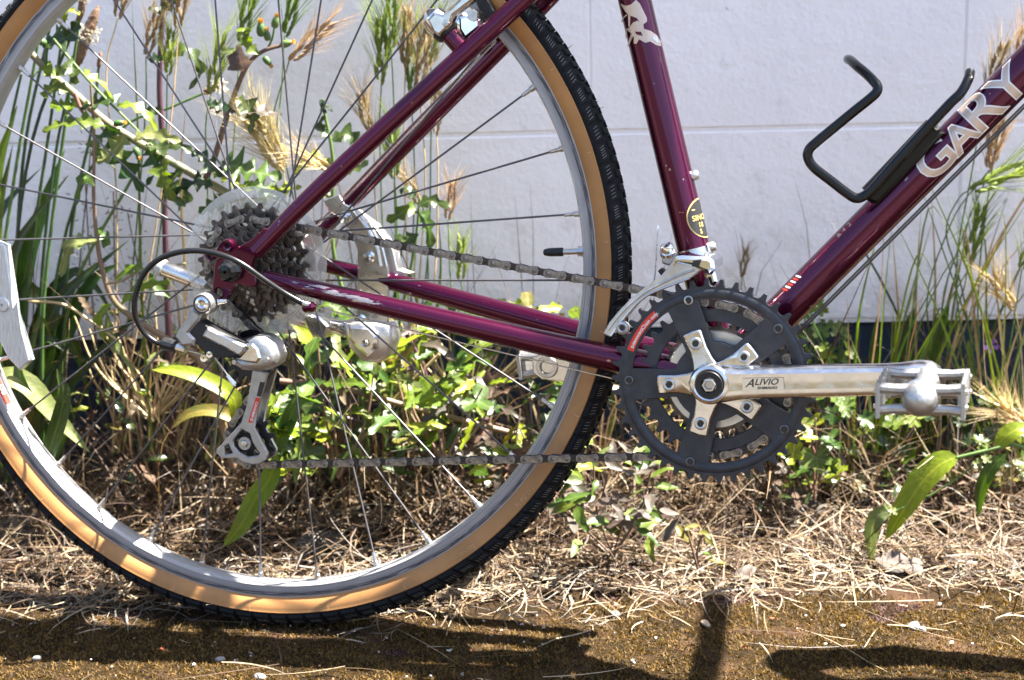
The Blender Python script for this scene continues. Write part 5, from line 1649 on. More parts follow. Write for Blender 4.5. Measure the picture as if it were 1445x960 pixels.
# ---- shared seed heads
def barley_mesh(mt, seed, spread=0.3, awn=0.055, L=0.055):
    r = random.Random(seed)
    b = MB()
    n = 26
    for i in range(n):
        t = i / (n - 1)
        z = t * L
        a = i * 2.2 + r.uniform(-0.2, 0.2)
        rad = 0.0034 * (0.7 + 0.5 * math.sin(math.pi * min(1, t * 1.1 + 0.05)))
        c = Vector((math.cos(a) * rad, math.sin(a) * rad, z))
        d = Vector((math.cos(a) * 0.35, math.sin(a) * 0.35, 1)).normalized()
        b.tube([c - d * 0.001, c + d * 0.004, c + d * 0.0105], [0.0010, 0.0022, 0.0004], 5, cap=False)
        for k in range(5):
            e = (d + Vector((math.cos(a + r.uniform(-0.7, 0.7)), math.sin(a + r.uniform(-0.7, 0.7)), 0)) * r.uniform(0.02, spread) + Vector((r.gauss(0, 0.06), r.gauss(0, 0.06), 0))).normalized()
            l_ = awn * r.uniform(0.6, 1.05)
            p0 = c + d * 0.008
            sd = e.cross(Vector((r.uniform(-1, 1), r.uniform(-1, 1), 0.2))).normalized() * 0.00028
            mid = p0 + e * l_ * 0.5
            tip = p0 + e * l_ + Vector((e.x, e.y, 0)) * 0.006
            b.add([p0 - sd, p0 + sd, mid + sd * 0.7, mid - sd * 0.7, tip], [(0, 1, 2, 3), (3, 2, 4)])
    return b.mesh('seed_head', mt, angle=80, recalc=False)
BAR = {k: [barley_mesh(HEAD[k], i * 7 + 1, sp, aw) for i, (sp, aw) in enumerate(((0.10, 0.040), (0.16, 0.048)))] for k in HEAD}
BAR['fluffy'] = [barley_mesh(HEAD['gold'], 91, 0.42, 0.050, 0.045)]
def spike_mesh(L, r, bloom):
    b = MB(); q = random.Random(int(L * 9999))
    rows, seg = int(L / 0.0016), 12
    prof = []
    for i in range(rows + 1):
        t = i / rows
        prof.append((r * min(1, 3.5 * t + 0.35) * (1 - t ** 6) ** 0.8 * (0.92 + 0.1 * (i % 2)) + 0.0003, t * L))
    b.lathe(prof, seg, (0, 0, 0), (0, 0, 1))
    b.v = [(x * q.uniform(0.88, 1.14), y * q.uniform(0.88, 1.14), z) for x, y, z in b.v]
    if bloom:
        for i in range(90):
            t = q.uniform(*bloom); a = q.uniform(0, 6.3)
            p = Vector((math.cos(a) * r, math.sin(a) * r, t * L)); e = Vector((math.cos(a), math.sin(a), q.uniform(-0.3, 0.6))).normalized()
            tip = p + e * q.uniform(0.0025, 0.0050)
            b.tube([p, tip], [0.0001, 0.0001], 3, 1, cap=False)
            b.box(tip, (0.0011, 0.0011, 0.0009), None, 1)
    return b.mesh('flower_spike', [spike_m, anther_m], angle=60, recalc=False)
SP_LONG, SP_MID, SP_DRY = spike_mesh(0.052, 0.0042, (0.45, 0.7)), spike_mesh(0.026, 0.0036, (0.6, 1.0)), spike_mesh(0.018, 0.0022, None)
def bud_mesh():
    b = MB()
    b.lathe([(0.0008, 0.0), (0.0030, 0.001), (0.0040, 0.004), (0.0036, 0.008), (0.0022, 0.0115), (0.0012, 0.0125)], 14, (0, 0, 0), (0, 0, 1))
    for i in range(16):
        a = i * 2.4; r = 0.0012 + 0.0006 * (i % 3)
        b.tube([(math.cos(a) * r * 0.7, math.sin(a) * r * 0.7, 0.010), (math.cos(a) * r, math.sin(a) * r, 0.0155)], [0.0004, 0.0003], 4, 1, cap=False)
    return b.mesh('flower_bud', [STEM['green'], floret_m], angle=50, recalc=False)
BUD = bud_mesh()
def violet_mesh():
    b = MB()
    for k in range(5):
        a = k * 2 * math.pi / 5
        e, w_ = Vector((math.cos(a), math.sin(a), 0.25)), Vector((-math.sin(a), math.cos(a), 0))
        b.add([Vector((0, 0, 0)), e * 0.003 - w_ * 0.0014, e * 0.0062 - w_ * 0.0024, e * 0.0068, e * 0.0062 + w_ * 0.0024, e * 0.003 + w_ * 0.0014], [(0, 1, 2, 3, 4, 5)])
    return b.mesh('flower', petal_m, recalc=False)
VIOLET = violet_mesh()

# ------------------------------------------------------------------ ribwort plantain at the picture's left
def Wp(pts, y): return [W(p[0], p[1], p[2] if len(p) > 2 else y) for p in pts]
pl = Plant('ribwort_plantain', 'tall ribwort plantain with brown flower spikes and long dark leaves beside the reflector', 'plant', 30, 660, 0.27, seed=3)
for pts, spk, d in (
        ([(20, 640), (18, 420), (45, 200), (112, 20), (126, -60)], None, None),
        ([(5, 640), (0, 420), (22, 240), (52, 70), (60, -20)], None, None),
        ([(45, 640), (60, 380), (78, 220), (103, 100)], SP_LONG, (36, -92)),
        ([(60, 640), (62, 420), (98, 130), (112, 30)], SP_LONG, (10, -60)),
        ([(30, 640), (40, 400), (70, 180), (98, -20)], None, None),
        ([(12, 640), (22, 380), (36, 200), (70, 40), (80, -40)], None, None),
        ([(75, 640), (100, 330), (130, 180), (139, 97)], SP_DRY, (6, -40)),
        ([(20, 640), (-4, 300), (14, 180), (30, 105)], None, None),
        ([(80, 640), (100, 420), (190, 245), (193, 222)], SP_DRY, (4, -30))):
    y = 0.26 + pl.r.uniform(-0.03, 0.04)
    w = Wp(pts, y)
    pl.stem(w, 0.0022, 0.0014, STEM['dark'] if pl.r.random() < 0.6 else STEM['green'])
    if spk:
        dd = (W(pts[-1][0] + d[0], pts[-1][1] + d[1], y) - w[-1])
        pl.piece('flower_spike', spk, w[-1], dd, 1.0 if spk is not SP_LONG else dd.length / 0.052)
w = Wp([(40, 640), (95, 320), (165, 188), (240, 152), (287, 132)], 0.29)
pl.stem(w, 0.0019, 0.0013, STEM['green'])
pl.piece('flower_spike', SP_MID, w[-1], W(325, 112, 0.28) - w[-1], 1.0)
for pts, wd, m in (
        ([(20, 640), (0, 480), (-5, 330), (18, 205)], 0.020, 'dark'), ([(25, 640), (20, 500), (20, 360), (96, 248)], 0.020, 'dark'),
        ([(30, 650), (60, 520), (80, 430), (183, 338)], 0.024, 'dark'), ([(10, 650), (4, 560), (10, 470), (44, 380)], 0.022, 'dark'),
        ([(20, 640), (12, 480), (30, 400), (105, 490), (125, 560)], 0.022, 'green'), ([(30, 640), (50, 470), (95, 390), (130, 400), (165, 455)], 0.018, 'dark'),
        ([(0, 640), (-20, 450), (0, 310), (60, 235)], 0.022, 'dark'), ([(30, 650), (30, 560), (60, 480), (100, 500)], 0.025, 'dark'), ([(10, 640), (30, 420), (60, 300), (92, 210)], 0.026, 'green'), ([(0, 640), (-10, 400), (-6, 260), (24, 150)], 0.026, 'green'), ([(40, 650), (90, 480), (130, 400), (168, 372)], 0.024, 'green')):
    y = 0.29 + pl.r.uniform(-0.05, 0.03)
    pl.leaf(Wp(pts, y), wd, LV[m], prof_blade, 12, 0.35, wave=0.02)

pl = Plant('ribwort_plantain', 'plantain with broad pale ribbed leaf lit by sun, low behind the rim', 'plant', 60, 690, 0.12, seed=5)
for pts, wd, m in (([(-10, 560), (5, 534), (40, 545), (75, 585), (128, 640)], 0.030, 'pale'), ([(40, 690), (70, 650), (85, 625), (95, 605)], 0.014, 'green'),
                   ([(50, 690), (75, 620), (90, 560), (80, 520)], 0.020, 'dark'), ([(40, 690), (50, 600), (30, 540), (25, 500)], 0.022, 'dark')):
    pl.leaf(Wp(pts, 0.11 + pl.r.uniform(-0.02, 0.03)), wd, LV[m], prof_lance, 12, 0.3)

# ------------------------------------------------------------------ sow thistles
sow = Plant('sow_thistle', 'sow thistle with thick pale stem sprawling diagonally behind the upper spokes', 'plant', 330, 640, 0.225, seed=9)
Y = 0.225
main = Wp([(360, 660), (372, 500), (372, 380), (350, 300), (325, 276), (262, 240), (200, 204), (150, 172), (105, 132), (72, 104), (42, 74)], Y)
sow.stem(main, 0.0050, 0.0036, STEM['pale'], n=10, steps=44)
sow.stem(Wp([(105, 132), (118, 160), (140, 176), (150, 190)], Y - 0.01), 0.0022, 0.0013, STEM['pink'])
sow.stem(Wp([(75, 55), (100, 85), (140, 130), (180, 170), (215, 206)], Y - 0.012), 0.0016, 0.0012, STEM['green'])
br2 = Wp([(290, 252), (302, 225), (320, 165), (338, 115), (352, 88), (372, 72), (398, 64)], Y - 0.005)
sow.stem(br2, 0.0034, 0.0018, STEM['brown'], n=9, steps=30)
sow.stem(Wp([(376, 72), (384, 55), (387, 40)], Y), 0.0014, 0.0011, STEM['green'])
sow.stem(Wp([(66, 108), (66, 70), (85, 40), (95, 20)], Y), 0.0022, 0.0012, STEM['green'])
for (px_, py_, dx, dy, sc) in ((396, 64, 14, -4, 1.0), (387, 40, 3, -16, 1.0), (369, 52, -1, -14, 1.2), (378, 58, -2, -16, 0.9), (66, 62, -10, -4, 1.0), (372, 80, 10, 12, 0.9), (160, 175, 14, -2, 0.9), (190, 208, 4, 8, 0.9)):
    p = W(px_, py_, Y - 0.006)
    sow.piece('flower_bud', BUD, p, W(px_ + dx, py_ + dy, Y - 0.008) - p, sc)
for pts, wd, m, k, dp in (
        ([(112, 152), (135, 147), (160, 140), (172, 152)], 0.026, 'dark', 5, 0.7), ([(150, 178), (120, 172), (85, 176), (60, 186)], 0.022, 'green', 5, 0.6),
        ([(150, 175), (162, 205), (178, 235), (203, 272)], 0.036, 'green', 5, 0.72), ([(208, 206), (216, 222), (222, 240), (207, 262)], 0.026, 'green', 4, 0.7),
        ([(118, 96), (128, 108), (145, 120), (160, 140)], 0.014, 'bright', 4, 0.6), ([(205, 205), (225, 208), (250, 205), (272, 215)], 0.022, 'dark', 4, 0.6),
        ([(165, 150), (190, 150), (210, 165), (222, 186)], 0.016, 'bright', 4, 0.5), ([(96, 130), (80, 125), (68, 128), (62, 138)], 0.024, 'green', 4, 0.6),
        ([(80, 108), (92, 96), (104, 104), (106, 120)], 0.022, 'dark', 4, 0.6), ([(145, 190), (135, 205), (142, 222), (165, 240)], 0.020, 'pale', 5, 0.6),
        ([(310, 228), (335, 236), (365, 244), (398, 250)], 0.046, 'green', 5, 0.75), ([(300, 240), (318, 250), (345, 262), (388, 268)], 0.034, 'bright', 5, 0.75),
        ([(322, 150), (340, 158), (365, 158), (398, 162)], 0.030, 'purple', 5, 0.7), ([(325, 150), (312, 152), (300, 148), (292, 142)], 0.020, 'dark', 4, 0.6),
        ([(345, 100), (340, 88), (338, 76), (342, 66)], 0.032, 'purple', 3, 0.3), ([(342, 72), (330, 72), (318, 74), (306, 80)], 0.010, 'pale', 3, 0.4),
        ([(350, 62), (348, 52), (345, 42), (332, 44)], 0.014, 'green', 3, 0.5), ([(262, 240), (245, 250), (236, 268), (262, 292)], 0.020, 'dark', 4, 0.6),
        ([(60, 66), (82, 58), (100, 48), (110, 30)], 0.030, 'dark', 4, 0.6), ([(330, 250), (300, 236), (285, 222), (270, 214)], 0.026, 'dark', 4, 0.7),
        ([(85, 30), (92, 18), (102, 14), (112, 22)], 0.020, 'bright', 4, 0.6), ([(340, 268), (365, 262), (390, 275), (412, 300)], 0.030, 'green', 5, 0.75),
        ([(335, 280), (352, 290), (370, 300), (395, 300)], 0.026, 'bright', 5, 0.7), ([(300, 262), (285, 258), (262, 262), (240, 275)], 0.024, 'dark', 4, 0.7),
        ([(175, 190), (168, 205), (150, 222), (135, 228)], 0.030, 'pale', 4, 0.6), ([(240, 228), (230, 240), (232, 258), (246, 285)], 0.026, 'green', 4, 0.6), ([(110, 138), (100, 150), (84, 150), (70, 146)], 0.024, 'bright', 4, 0.6),
        ([(190, 198), (205, 190), (230, 192), (255, 200)], 0.022, 'pale', 4, 0.6), ([(352, 290), (372, 278), (400, 270), (425, 262)], 0.034, 'bright', 5, 0.7), ([(320, 272), (312, 285), (296, 292), (280, 300)], 0.026, 'green', 4, 0.6),
        ([(330, 140), (345, 148), (356, 165), (352, 190)], 0.024, 'dark', 4, 0.6), ([(365, 78), (352, 66), (348, 52), (356, 40)], 0.016, 'green', 3, 0.5), ([(85, 112), (70, 100), (56, 100), (46, 112)], 0.020, 'bright', 4, 0.6)):
    sow.leaf(Wp(pts, Y - 0.01 + sow.r.uniform(-0.02, 0.015)), wd * 1.3, LV[m], lobed(k, min(0.9, dp + 0.12), k + len(pts)), 46, 0.2, wave=0.05, twist=sow.r.uniform(-0.6, 0.6))

sow = Plant('sow_thistle', 'purple-stemmed sow thistle standing upright against the wall in the upper spokes', 'plant', 245, 640, 0.29, seed=12)
Y = 0.285
sow.stem(Wp([(245, 650), (236, 420), (229, 200), (225, 120), (229, 20), (232, -40)], Y), 0.0036, 0.0026, STEM['purple'], n=9, steps=30)
for pts, wd, m, k in (([(228, 86), (245, 78), (262, 70), (276, 84), (282, 104), (266, 127)], 0.020, 'dark', 5), ([(226, 88), (222, 84), (216, 84), (212, 88)], 0.018, 'dark', 3),
                      ([(230, 18), (240, 6), (243, -10), (246, -30)], 0.024, 'dark', 3), ([(229, 20), (220, 14), (214, 12), (208, 14)], 0.018, 'dark', 3),
                      ([(230, 155), (218, 158), (208, 156), (198, 160)], 0.014, 'dark', 3), ([(236, 270), (250, 262), (262, 280), (250, 300)], 0.024, 'dark', 4), ([(240, 420), (215, 400), (200, 405), (185, 425)], 0.026, 'green', 4)):
    sow.leaf(Wp(pts, Y - 0.008), wd * 1.25, LV[m], lobed(k, 0.7, k), 40, 0.25, wave=0.05, twist=sow.r.uniform(-0.8, 0.8))

sow = Plant('sow_thistle', 'sow thistle with a pink bending stem between reflector and rear derailleur', 'plant', 270, 650, 0.215, seed=14)
Y = 0.21
sow.stem(Wp([(330, 660), (290, 520), (240, 482), (200, 456), (165, 430), (148, 395), (137, 340), (132, 270), (133, 200), (128, 120)], Y), 0.0044, 0.0012, STEM['pink'], n=9, steps=36)
sow.stem(Wp([(150, 400), (172, 396), (200, 382), (262, 372)], Y - 0.01), 0.0020, 0.0012, STEM['pale'])
for pts, wd, m, k in (([(138, 340), (118, 342), (98, 350), (86, 392)], 0.024, 'pale', 4), ([(150, 440), (155, 470), (170, 500), (192, 528)], 0.014, 'pale', 3), ([(160, 428), (145, 440), (140, 460), (150, 480)], 0.016, 'bright', 3),
                      ([(145, 350), (150, 338), (144, 330), (138, 322)], 0.016, 'green', 3), ([(172, 430), (190, 410), (215, 402), (240, 398)], 0.016, 'bright', 4), ([(215, 378), (225, 375), (235, 385), (238, 405)], 0.012, 'bright', 3),
                      ([(133, 262), (120, 250), (112, 262), (108, 290)], 0.016, 'green', 3), ([(205, 385), (190, 378), (178, 384), (160, 400)], 0.016, 'bright', 3)):
    sow.leaf(Wp(pts, Y - 0.008), wd * 1.25, LV[m], lobed(k, 0.6, k), 40, 0.25, wave=0.05)
sow.stem(Wp([(40, 425), (90, 430), (130, 455), (165, 480)], 0.20), 0.0016, 0.0012, STEM['straw'], name='dry_twig')

sow = Plant('sow_thistle', 'leafy sow thistle showing through the frame between wheel hub and kickstand strap', 'plant', 520, 640, 0.24, seed=17)
Y = 0.235
sow.stem(Wp([(520, 650), (500, 480), (470, 350), (470, 230), (458, 160), (455, 140)], Y), 0.0026, 0.0014, STEM['green'], steps=30)
sow.stem(Wp([(540, 650), (560, 480), (585, 350), (592, 280)], Y), 0.0024, 0.0012, STEM['green'], steps=24)
for pts, wd, m, k in (([(460, 160), (455, 152), (458, 146), (470, 158)], 0.012, 'dark', 3), ([(465, 190), (455, 186), (452, 174), (460, 165)], 0.018, 'dark', 3), ([(470, 200), (485, 190), (500, 196), (508, 206)], 0.026, 'dark', 4),
                      ([(470, 240), (450, 228), (430, 232), (415, 246)], 0.026, 'bright', 4), ([(470, 250), (490, 240), (505, 238), (520, 226)], 0.018, 'dark', 4), ([(590, 290), (605, 284), (618, 286), (636, 292)], 0.020, 'dark', 3),
                      ([(590, 300), (575, 296), (560, 305), (545, 312)], 0.022, 'green', 3), ([(588, 300), (600, 310), (605, 325), (608, 350)], 0.024, 'green', 3), ([(585, 280), (580, 272), (572, 266), (566, 275)], 0.018, 'dark', 3),
                      ([(500, 460), (480, 440), (460, 430), (440, 440)], 0.026, 'green', 4), ([(590, 330), (575, 340), (560, 342), (548, 352)], 0.022, 'dark', 3), ([(470, 280), (455, 272), (440, 268), (425, 275)], 0.020, 'pale', 3)):
    sow.leaf(Wp(pts, Y - 0.01), wd * 1.25, LV[m], lobed(k, 0.65, k + 4), 40, 0.22, wave=0.05, twist=sow.r.uniform(-0.7, 0.7))

# ------------------------------------------------------------------ wild barley and grasses
def barley(label, base, y, heads, seed, blades=()):
    p = Plant('wild_barley', label, 'grass', base[0], base[1], y, 'wild barley tufts along the wall', seed)
    for (pts, kind, dx, dy, sc) in heads:
        yy = y + p.r.uniform(-0.02, 0.02)
        w = Wp([(base[0] + p.r.uniform(-14, 14), base[1])] + pts, yy)
        mt = STEM['straw'] if kind in ('tan', 'fluffy') and p.r.random() < 0.7 else STEM['green']
        p.stem(w, 0.0011, 0.0007, mt, n=5, steps=18)
        lst = BAR[kind]
        p.piece('seed_head', lst[p.r.randrange(len(lst))], w[-1], W(pts[-1][0] + dx, pts[-1][1] + dy, yy - 0.005) - w[-1], sc, p.r.uniform(0, 6))
    for (pts, wd, m) in blades:
        p.leaf(Wp(pts, y + p.r.uniform(-0.02, 0.02)), wd, LV[m], prof_blade, 12, 0.3, name='blade')
    return p
barley('wild barley with tan heads rising among the plantain stalks by the upper rim', (170, 640), 0.285, [
    ([(165, 300), (150, 110), (166, 26)], 'tan', 10, -40, 0.9), ([(190, 350), (205, 160), (206, 80)], 'tan', 8, -34, 0.8), ([(210, 380), (240, 180), (252, 40)], 'tan', 4, -50, 0.9), ([(215, 400), (232, 260), (236, 105)], 'green', 3, -40, 0.8)], 31)
barley('wild barley with green and gold heads behind the middle spokes', (300, 650), 0.24, [
    ([(300, 420), (290, 200), (298, 130)], 'green', 10, -50, 1.0), ([(310, 420), (330, 200), (338, 62)], 'green', 12, -48, 1.0), ([(340, 400), (390, 180), (402, 50)], 'green', 12, -44, 1.0),
    ([(350, 420), (380, 190), (408, 86)], 'tan', 36, -34, 1.0), ([(390, 420), (408, 330), (400, 240)], 'fluffy', -42, -62, 1.25), ([(400, 440), (420, 330), (402, 225)], 'gold', -30, -52, 1.1),
    ([(420, 440), (480, 300), (468, 240)], 'fluffy', -34, -18, 0.8)], 33, blades=[([(215, 640), (200, 420), (195, 200), (186, 0)], 0.0035, 'green'), ([(250, 640), (262, 420), (255, 260), (262, 150)], 0.004, 'straw')])
barley('cluster of wild barley with upright green heads beside the near seat stay', (570, 650), 0.285, [
    ([(545, 400), (536, 200), (538, 118)], 'green', 0, -60, 1.1), ([(560, 380), (556, 160), (552, 70)], 'green', -2, -70, 1.1), ([(575, 400), (570, 200), (572, 95)], 'tan', 4, -70, 1.0), ([(580, 420), (585, 260), (580, 130)], 'green', 4, -60, 1.2),
    ([(600, 400), (608, 200), (608, 92)], 'green', 6, -50, 1.0), ([(590, 420), (600, 250), (590, 120)], 'tan', 10, -60, 1.0), ([(610, 420), (618, 260), (616, 190)], 'tan', 2, -50, 0.8), ([(560, 420), (560, 300), (556, 250)], 'green', -4, -60, 1.0),
    ([(550, 430), (530, 290), (528, 200)], 'tan', -12, -40, 0.9), ([(600, 440), (602, 330), (596, 290)], 'tan', -20, -30, 0.7)], 35,
    blades=[([(560, 650), (545, 500), (560, 400), (575, 290)], 0.005, 'green'), ([(590, 650), (600, 500), (585, 400), (590, 320)], 0.004, 'straw'), ([(580, 650), (610, 480), (622, 380), (618, 300)], 0.004, 'green')])
barley('wild barley with pale heads in front of the wall below the seat stay', (650, 640), 0.27, [
    ([(640, 480), (652, 420), (650, 395)], 'green', 0, -36, 0.8), ([(620, 500), (600, 440), (592, 512)], 'fluffy', -10, 26, 0.7), ([(680, 500), (640, 420), (632, 310)], 'tan', 6, -40, 0.7)], 37)
barley('lone small barley stalk rising just behind the chainring top', (1060, 640), 0.36, [([(1056, 500), (1046, 430), (1047, 392)], 'tan', 4, -28, 0.6)], 38)
barley('tall wild barley with golden bristly heads beyond the pedal', (1400, 640), 0.28, [
    ([(1430, 560), (1440, 490), (1432, 436)], 'fluffy', -26, -36, 1.0), ([(1360, 420), (1335, 330), (1352, 282), (1368, 268)], 'green', 70, -28, 1.3), ([(1350, 480), (1362, 400), (1366, 372)], 'green', 16, -60, 1.1),
    ([(1350, 420), (1372, 240), (1392, 140)], 'tan', 16, -50, 1.0), ([(1380, 420), (1400, 240), (1424, 120)], 'tan', 14, -44, 1.0), ([(1310, 460), (1340, 320), (1396, 240)], 'tan', 4, -44, 0.9), ([(1330, 460), (1360, 330), (1402, 230)], 'tan', 6, -34, 0.9),
    ([(1410, 560), (1426, 480), (1442, 380)], 'green', 10, -30, 0.9)], 40)
barley('barley with one bleached head dangling low at the picture edge', (1440, 680), 0.24, [([(1420, 660), (1450, 640), (1455, 606)], 'fluffy', -22, -16, 1.0)], 41)

def tuft(label, base, y, n, seed, spread, hrange, mats, wd=(0.003, 0.0055), lean=0.0, group='green grass tufts along the wall'):
    p = Plant('grass_tuft', label, 'grass', base[0], base[1], y, group, seed)
    for i in range(int(n * 1.15)):
        x0 = base[0] + p.r.uniform(-1, 1) * spread * 0.35
        h = p.r.uniform(*hrange)
        dx = p.r.gauss(lean, 0.25) * h
        x1 = x0 + dx * 0.45; x2 = x0 + dx + p.r.uniform(-1, 1) * spread * 0.3
        y0 = base[1]
        droop = p.r.random() < 0.25
        pts = [(x0, y0), (x1, y0 - h * 0.55), (x2, y0 - h)]
        if droop: pts.append((x2 + (40 if x2 > x1 else -40) * p.r.uniform(0.5, 1), y0 - h + p.r.uniform(5, 60)))
        p.leaf(Wp(pts, y + p.r.uniform(-0.035, 0.03)), p.r.uniform(*wd), LV[p.r.choice(mats)], prof_blade, 12, 0.35, hint=(p.r.uniform(-0.6, 0.6), -0.9, 0.4), name='blade')
    return p
tuft('grass tuft with tall thin blades between crank arm and down tube', (1235, 640), 0.26, 17, 51, 90, (170, 380), ['green', 'pale', 'straw', 'bright'], (0.0018, 0.0036), 0.12)
tuft('thick tuft of grass directly behind the pedal', (1320, 640), 0.31, 15, 52, 110, (180, 420), ['green', 'straw', 'straw', 'dark'], (0.002, 0.004), 0.10)
tuft('grass tuft rising at the far end beyond the pedal', (1420, 650), 0.26, 14, 53, 100, (180, 430), ['green', 'pale', 'straw', 'bright'], (0.0018, 0.0038), -0.02)
tuft('straw-coloured tuft growing behind the rear derailleur loop', (240, 640), 0.34, 18, 54, 120, (150, 330), ['straw', 'straw', 'green'], (0.0018, 0.003), 0.02)
tuft('dry yellowing tuft behind the rear cassette', (420, 640), 0.35, 14, 55, 120, (150, 380), ['straw', 'green', 'straw'], (0.0018, 0.003), 0.02)
tuft('dark green tuft low at the left edge under the plantain', (40, 680), 0.24, 16, 56, 100, (100, 240), ['dark', 'dark', 'green'], (0.005, 0.010), 0.1)
tuft('short fresh tuft by the navy base course left of the pedal', (1150, 640), 0.36, 10, 57, 80, (80, 190), ['green', 'straw'], (0.0018, 0.003), 0.0)
tuft('sparse blades in the gap under the chainstays', (700, 650), 0.34, 12, 58, 160, (100, 220), ['green', 'straw', 'dark'], (0.002, 0.004), 0.0)

# broad upright leaves behind the pedal
pl = Plant('broad_leaf_plantain', 'broad upright dark green leaves standing behind the crank end', 'plant', 1290, 660, 0.30, seed=61)
for pts, wd, m in (([(1270, 640), (1266, 560), (1275, 480), (1294, 432)], 0.022, 'dark'), ([(1290, 640), (1300, 560), (1318, 480), (1340, 430)], 0.026, 'green'), ([(1260, 640), (1240, 560), (1232, 500), (1240, 440)], 0.014, 'green'),
                   ([(1330, 640), (1362, 610), (1362, 590), (1350, 560)], 0.028, 'dark'), ([(1300, 650), (1318, 600), (1335, 580), (1362, 640)], 0.026, 'green'), ([(1370, 640), (1385, 600), (1400, 560), (1412, 520)], 0.020, 'dark'),
                   ([(1270, 650), (1262, 610), (1258, 590), (1264, 560)], 0.018, 'dark'), ([(1365, 480), (1370, 520), (1385, 570), (1400, 600)], 0.012, 'bright'), ([(1400, 640), (1420, 600), (1430, 570), (1428, 540)], 0.022, 'dark')):
    pl.leaf(Wp(pts, 0.29 + pl.r.uniform(-0.03, 0.03)), wd, LV[m], prof_lance, 12, 0.35)
pl = Plant('broad_leaf_plantain', 'long sunlit arching leaf drooping to the ground under the pedal', 'plant', 1440, 660, 0.16, seed=62)
Y = 0.10
pl.stem(Wp([(1460, 640), (1430, 628), (1400, 634), (1350, 646)], Y), 0.0022, 0.0018, STEM['green'])
pl.leaf(Wp([(1352, 645), (1328, 655), (1302, 680), (1275, 720), (1249, 763)], Y), 0.036, LV['bright'], prof_lance, 14, 0.3, hint=(-0.2, -0.6, 0.75))
pl.leaf(Wp([(1405, 632), (1420, 615), (1440, 606), (1470, 612)], Y), 0.022, LV['bright'], prof_lance, 12, 0.3)
pl.leaf(Wp([(1420, 640), (1400, 660), (1385, 690), (1380, 730)], Y + 0.02), 0.018, LV['green'], prof_lance, 12, 0.3)
pl.stem(Wp([(1400, 632), (1370, 660), (1320, 695), (1262, 722)], Y), 0.0011, 0.0008, STEM['green'])
pl.leaf(Wp([(1254, 722), (1240, 728), (1230, 750), (1229, 800)], Y - 0.01), 0.021, LV['pale'], prof_lance, 12, 0.2, hint=(-0.3, -0.9, 0.3))
for (x, y_) in ((1250, 718), (1258, 722), (1380, 655), (1392, 648)):
    pl.palm(W(x, y_, Y - 0.004), (0.2, -0.8, 0.5), (0, 0, 1), 0.006, LV['pale'], 5)

# single lance leaves in the wheel
pl = Plant('ribwort_plantain', 'bright green lance leaves lying low behind the derailleur', 'plant', 330, 680, 0.17, seed=64)
pl.leaf(Wp([(330, 600), (330, 562), (290, 536), (250, 524), (214, 522)], 0.16), 0.022, LV['bright'], prof_lance, 14, 0.25, hint=(0.1, -0.7, 0.7))
pl.leaf(Wp([(340, 640), (335, 596), (300, 580), (265, 585), (240, 606)], 0.17), 0.018, LV['yellow'], prof_lance, 14, 0.3, hint=(0.1, -0.7, 0.7))
pl = Plant('ribwort_plantain', 'single yellow-green leaf hanging inside the lower rim', 'plant', 390, 660, 0.10, seed=65)
pl.leaf(Wp([(392, 640), (380, 676), (360, 705), (338, 745), (315, 771)], 0.09), 0.026, LV['bright'], prof_lance, 14, 0.2, hint=(0.2, -0.9, 0.4))
pl.leaf(Wp([(392, 640), (405, 600), (420, 570), (440, 560)], 0.11), 0.020, LV['green'], prof_lance, 12, 0.3)

# ------------------------------------------------------------------ low leafy weeds
def weed(name, label, cat, area, y, n, seed, mats, kind, size, stems=6, stem_m='pink', group=None, yr=0.05):
    x0, y0, x1, y1 = area
    p = Plant(name, label, cat, (x0 + x1) / 2, y1, y, group, seed)
    root = ((x0 + x1) / 2, y1 + 15)
    for i in range(stems):
        e = (p.r.uniform(x0, x1), p.r.uniform(y0, (y0 + y1) / 2))
        m_ = ((root[0] * 0.4 + e[0] * 0.6) + p.r.uniform(-15, 15), (root[1] * 0.5 + e[1] * 0.5))
        p.stem(Wp([root, m_, e], y + p.r.uniform(-yr, yr) * 0.5), 0.0016, 0.0009, STEM[stem_m], n=5)
    for i in range(n):
        cx, cy = p.r.uniform(x0, x1), p.r.uniform(y0, y1)
        yy = y + p.r.uniform(-yr, yr)
        yy = min(yy, WALL_Y - 0.03)
        c = W(cx, cy, yy)
        if c.z < gz(c.x, c.y) + 0.004: c.z = gz(c.x, c.y) + 0.006
        s_ = p.r.uniform(*size)
        m = LV[p.r.choice(mats)]
        nrm = Vector((p.r.gauss(0, 0.45), -0.55 + p.r.gauss(0, 0.4), 0.8))
        up = Vector((p.r.gauss(0, 1), p.r.gauss(0, 0.3), p.r.gauss(0.0, 0.9)))
        if kind == 'palm':
            p.palm(c, nrm, up, s_, m, p.r.choice((5, 5, 7)), depth=0.42)
        elif kind == 'ivy':
            p.palm(c, nrm, up, s_, m, 3 if p.r.random() < 0.6 else 5, depth=0.5)
        elif kind == 'jag' and p.r.random() < 0.35:
            p.palm(c, nrm, up, s_ * 0.9, m, 3, depth=0.55)
        else:
            d = (up - nrm.normalized() * up.dot(nrm.normalized())).normalized() * s_ * 2.2
            mid = c + d * 0.5 + nrm.normalized() * s_ * p.r.uniform(-0.1, 0.35)
            p.leaf([c, mid, c + d], s_ * (1.0 if kind == 'ovate' else 0.95), m, prof_ovate if kind == 'ovate' else lobed(p.r.choice((2, 3, 4)), 0.55, i), 10 if kind == 'ovate' else 28, 0.25, hint=nrm, wave=0.05)
    return p
weed('leafy_weed', 'bushy green weed with jagged leaves under the drive-side chainstay', 'plant', (545, 455, 710, 640), 0.18, 78, 71, ['bright', 'green', 'green', 'bright', 'purple', 'dark', 'yellow'], 'jag', (0.011, 0.022), 7)
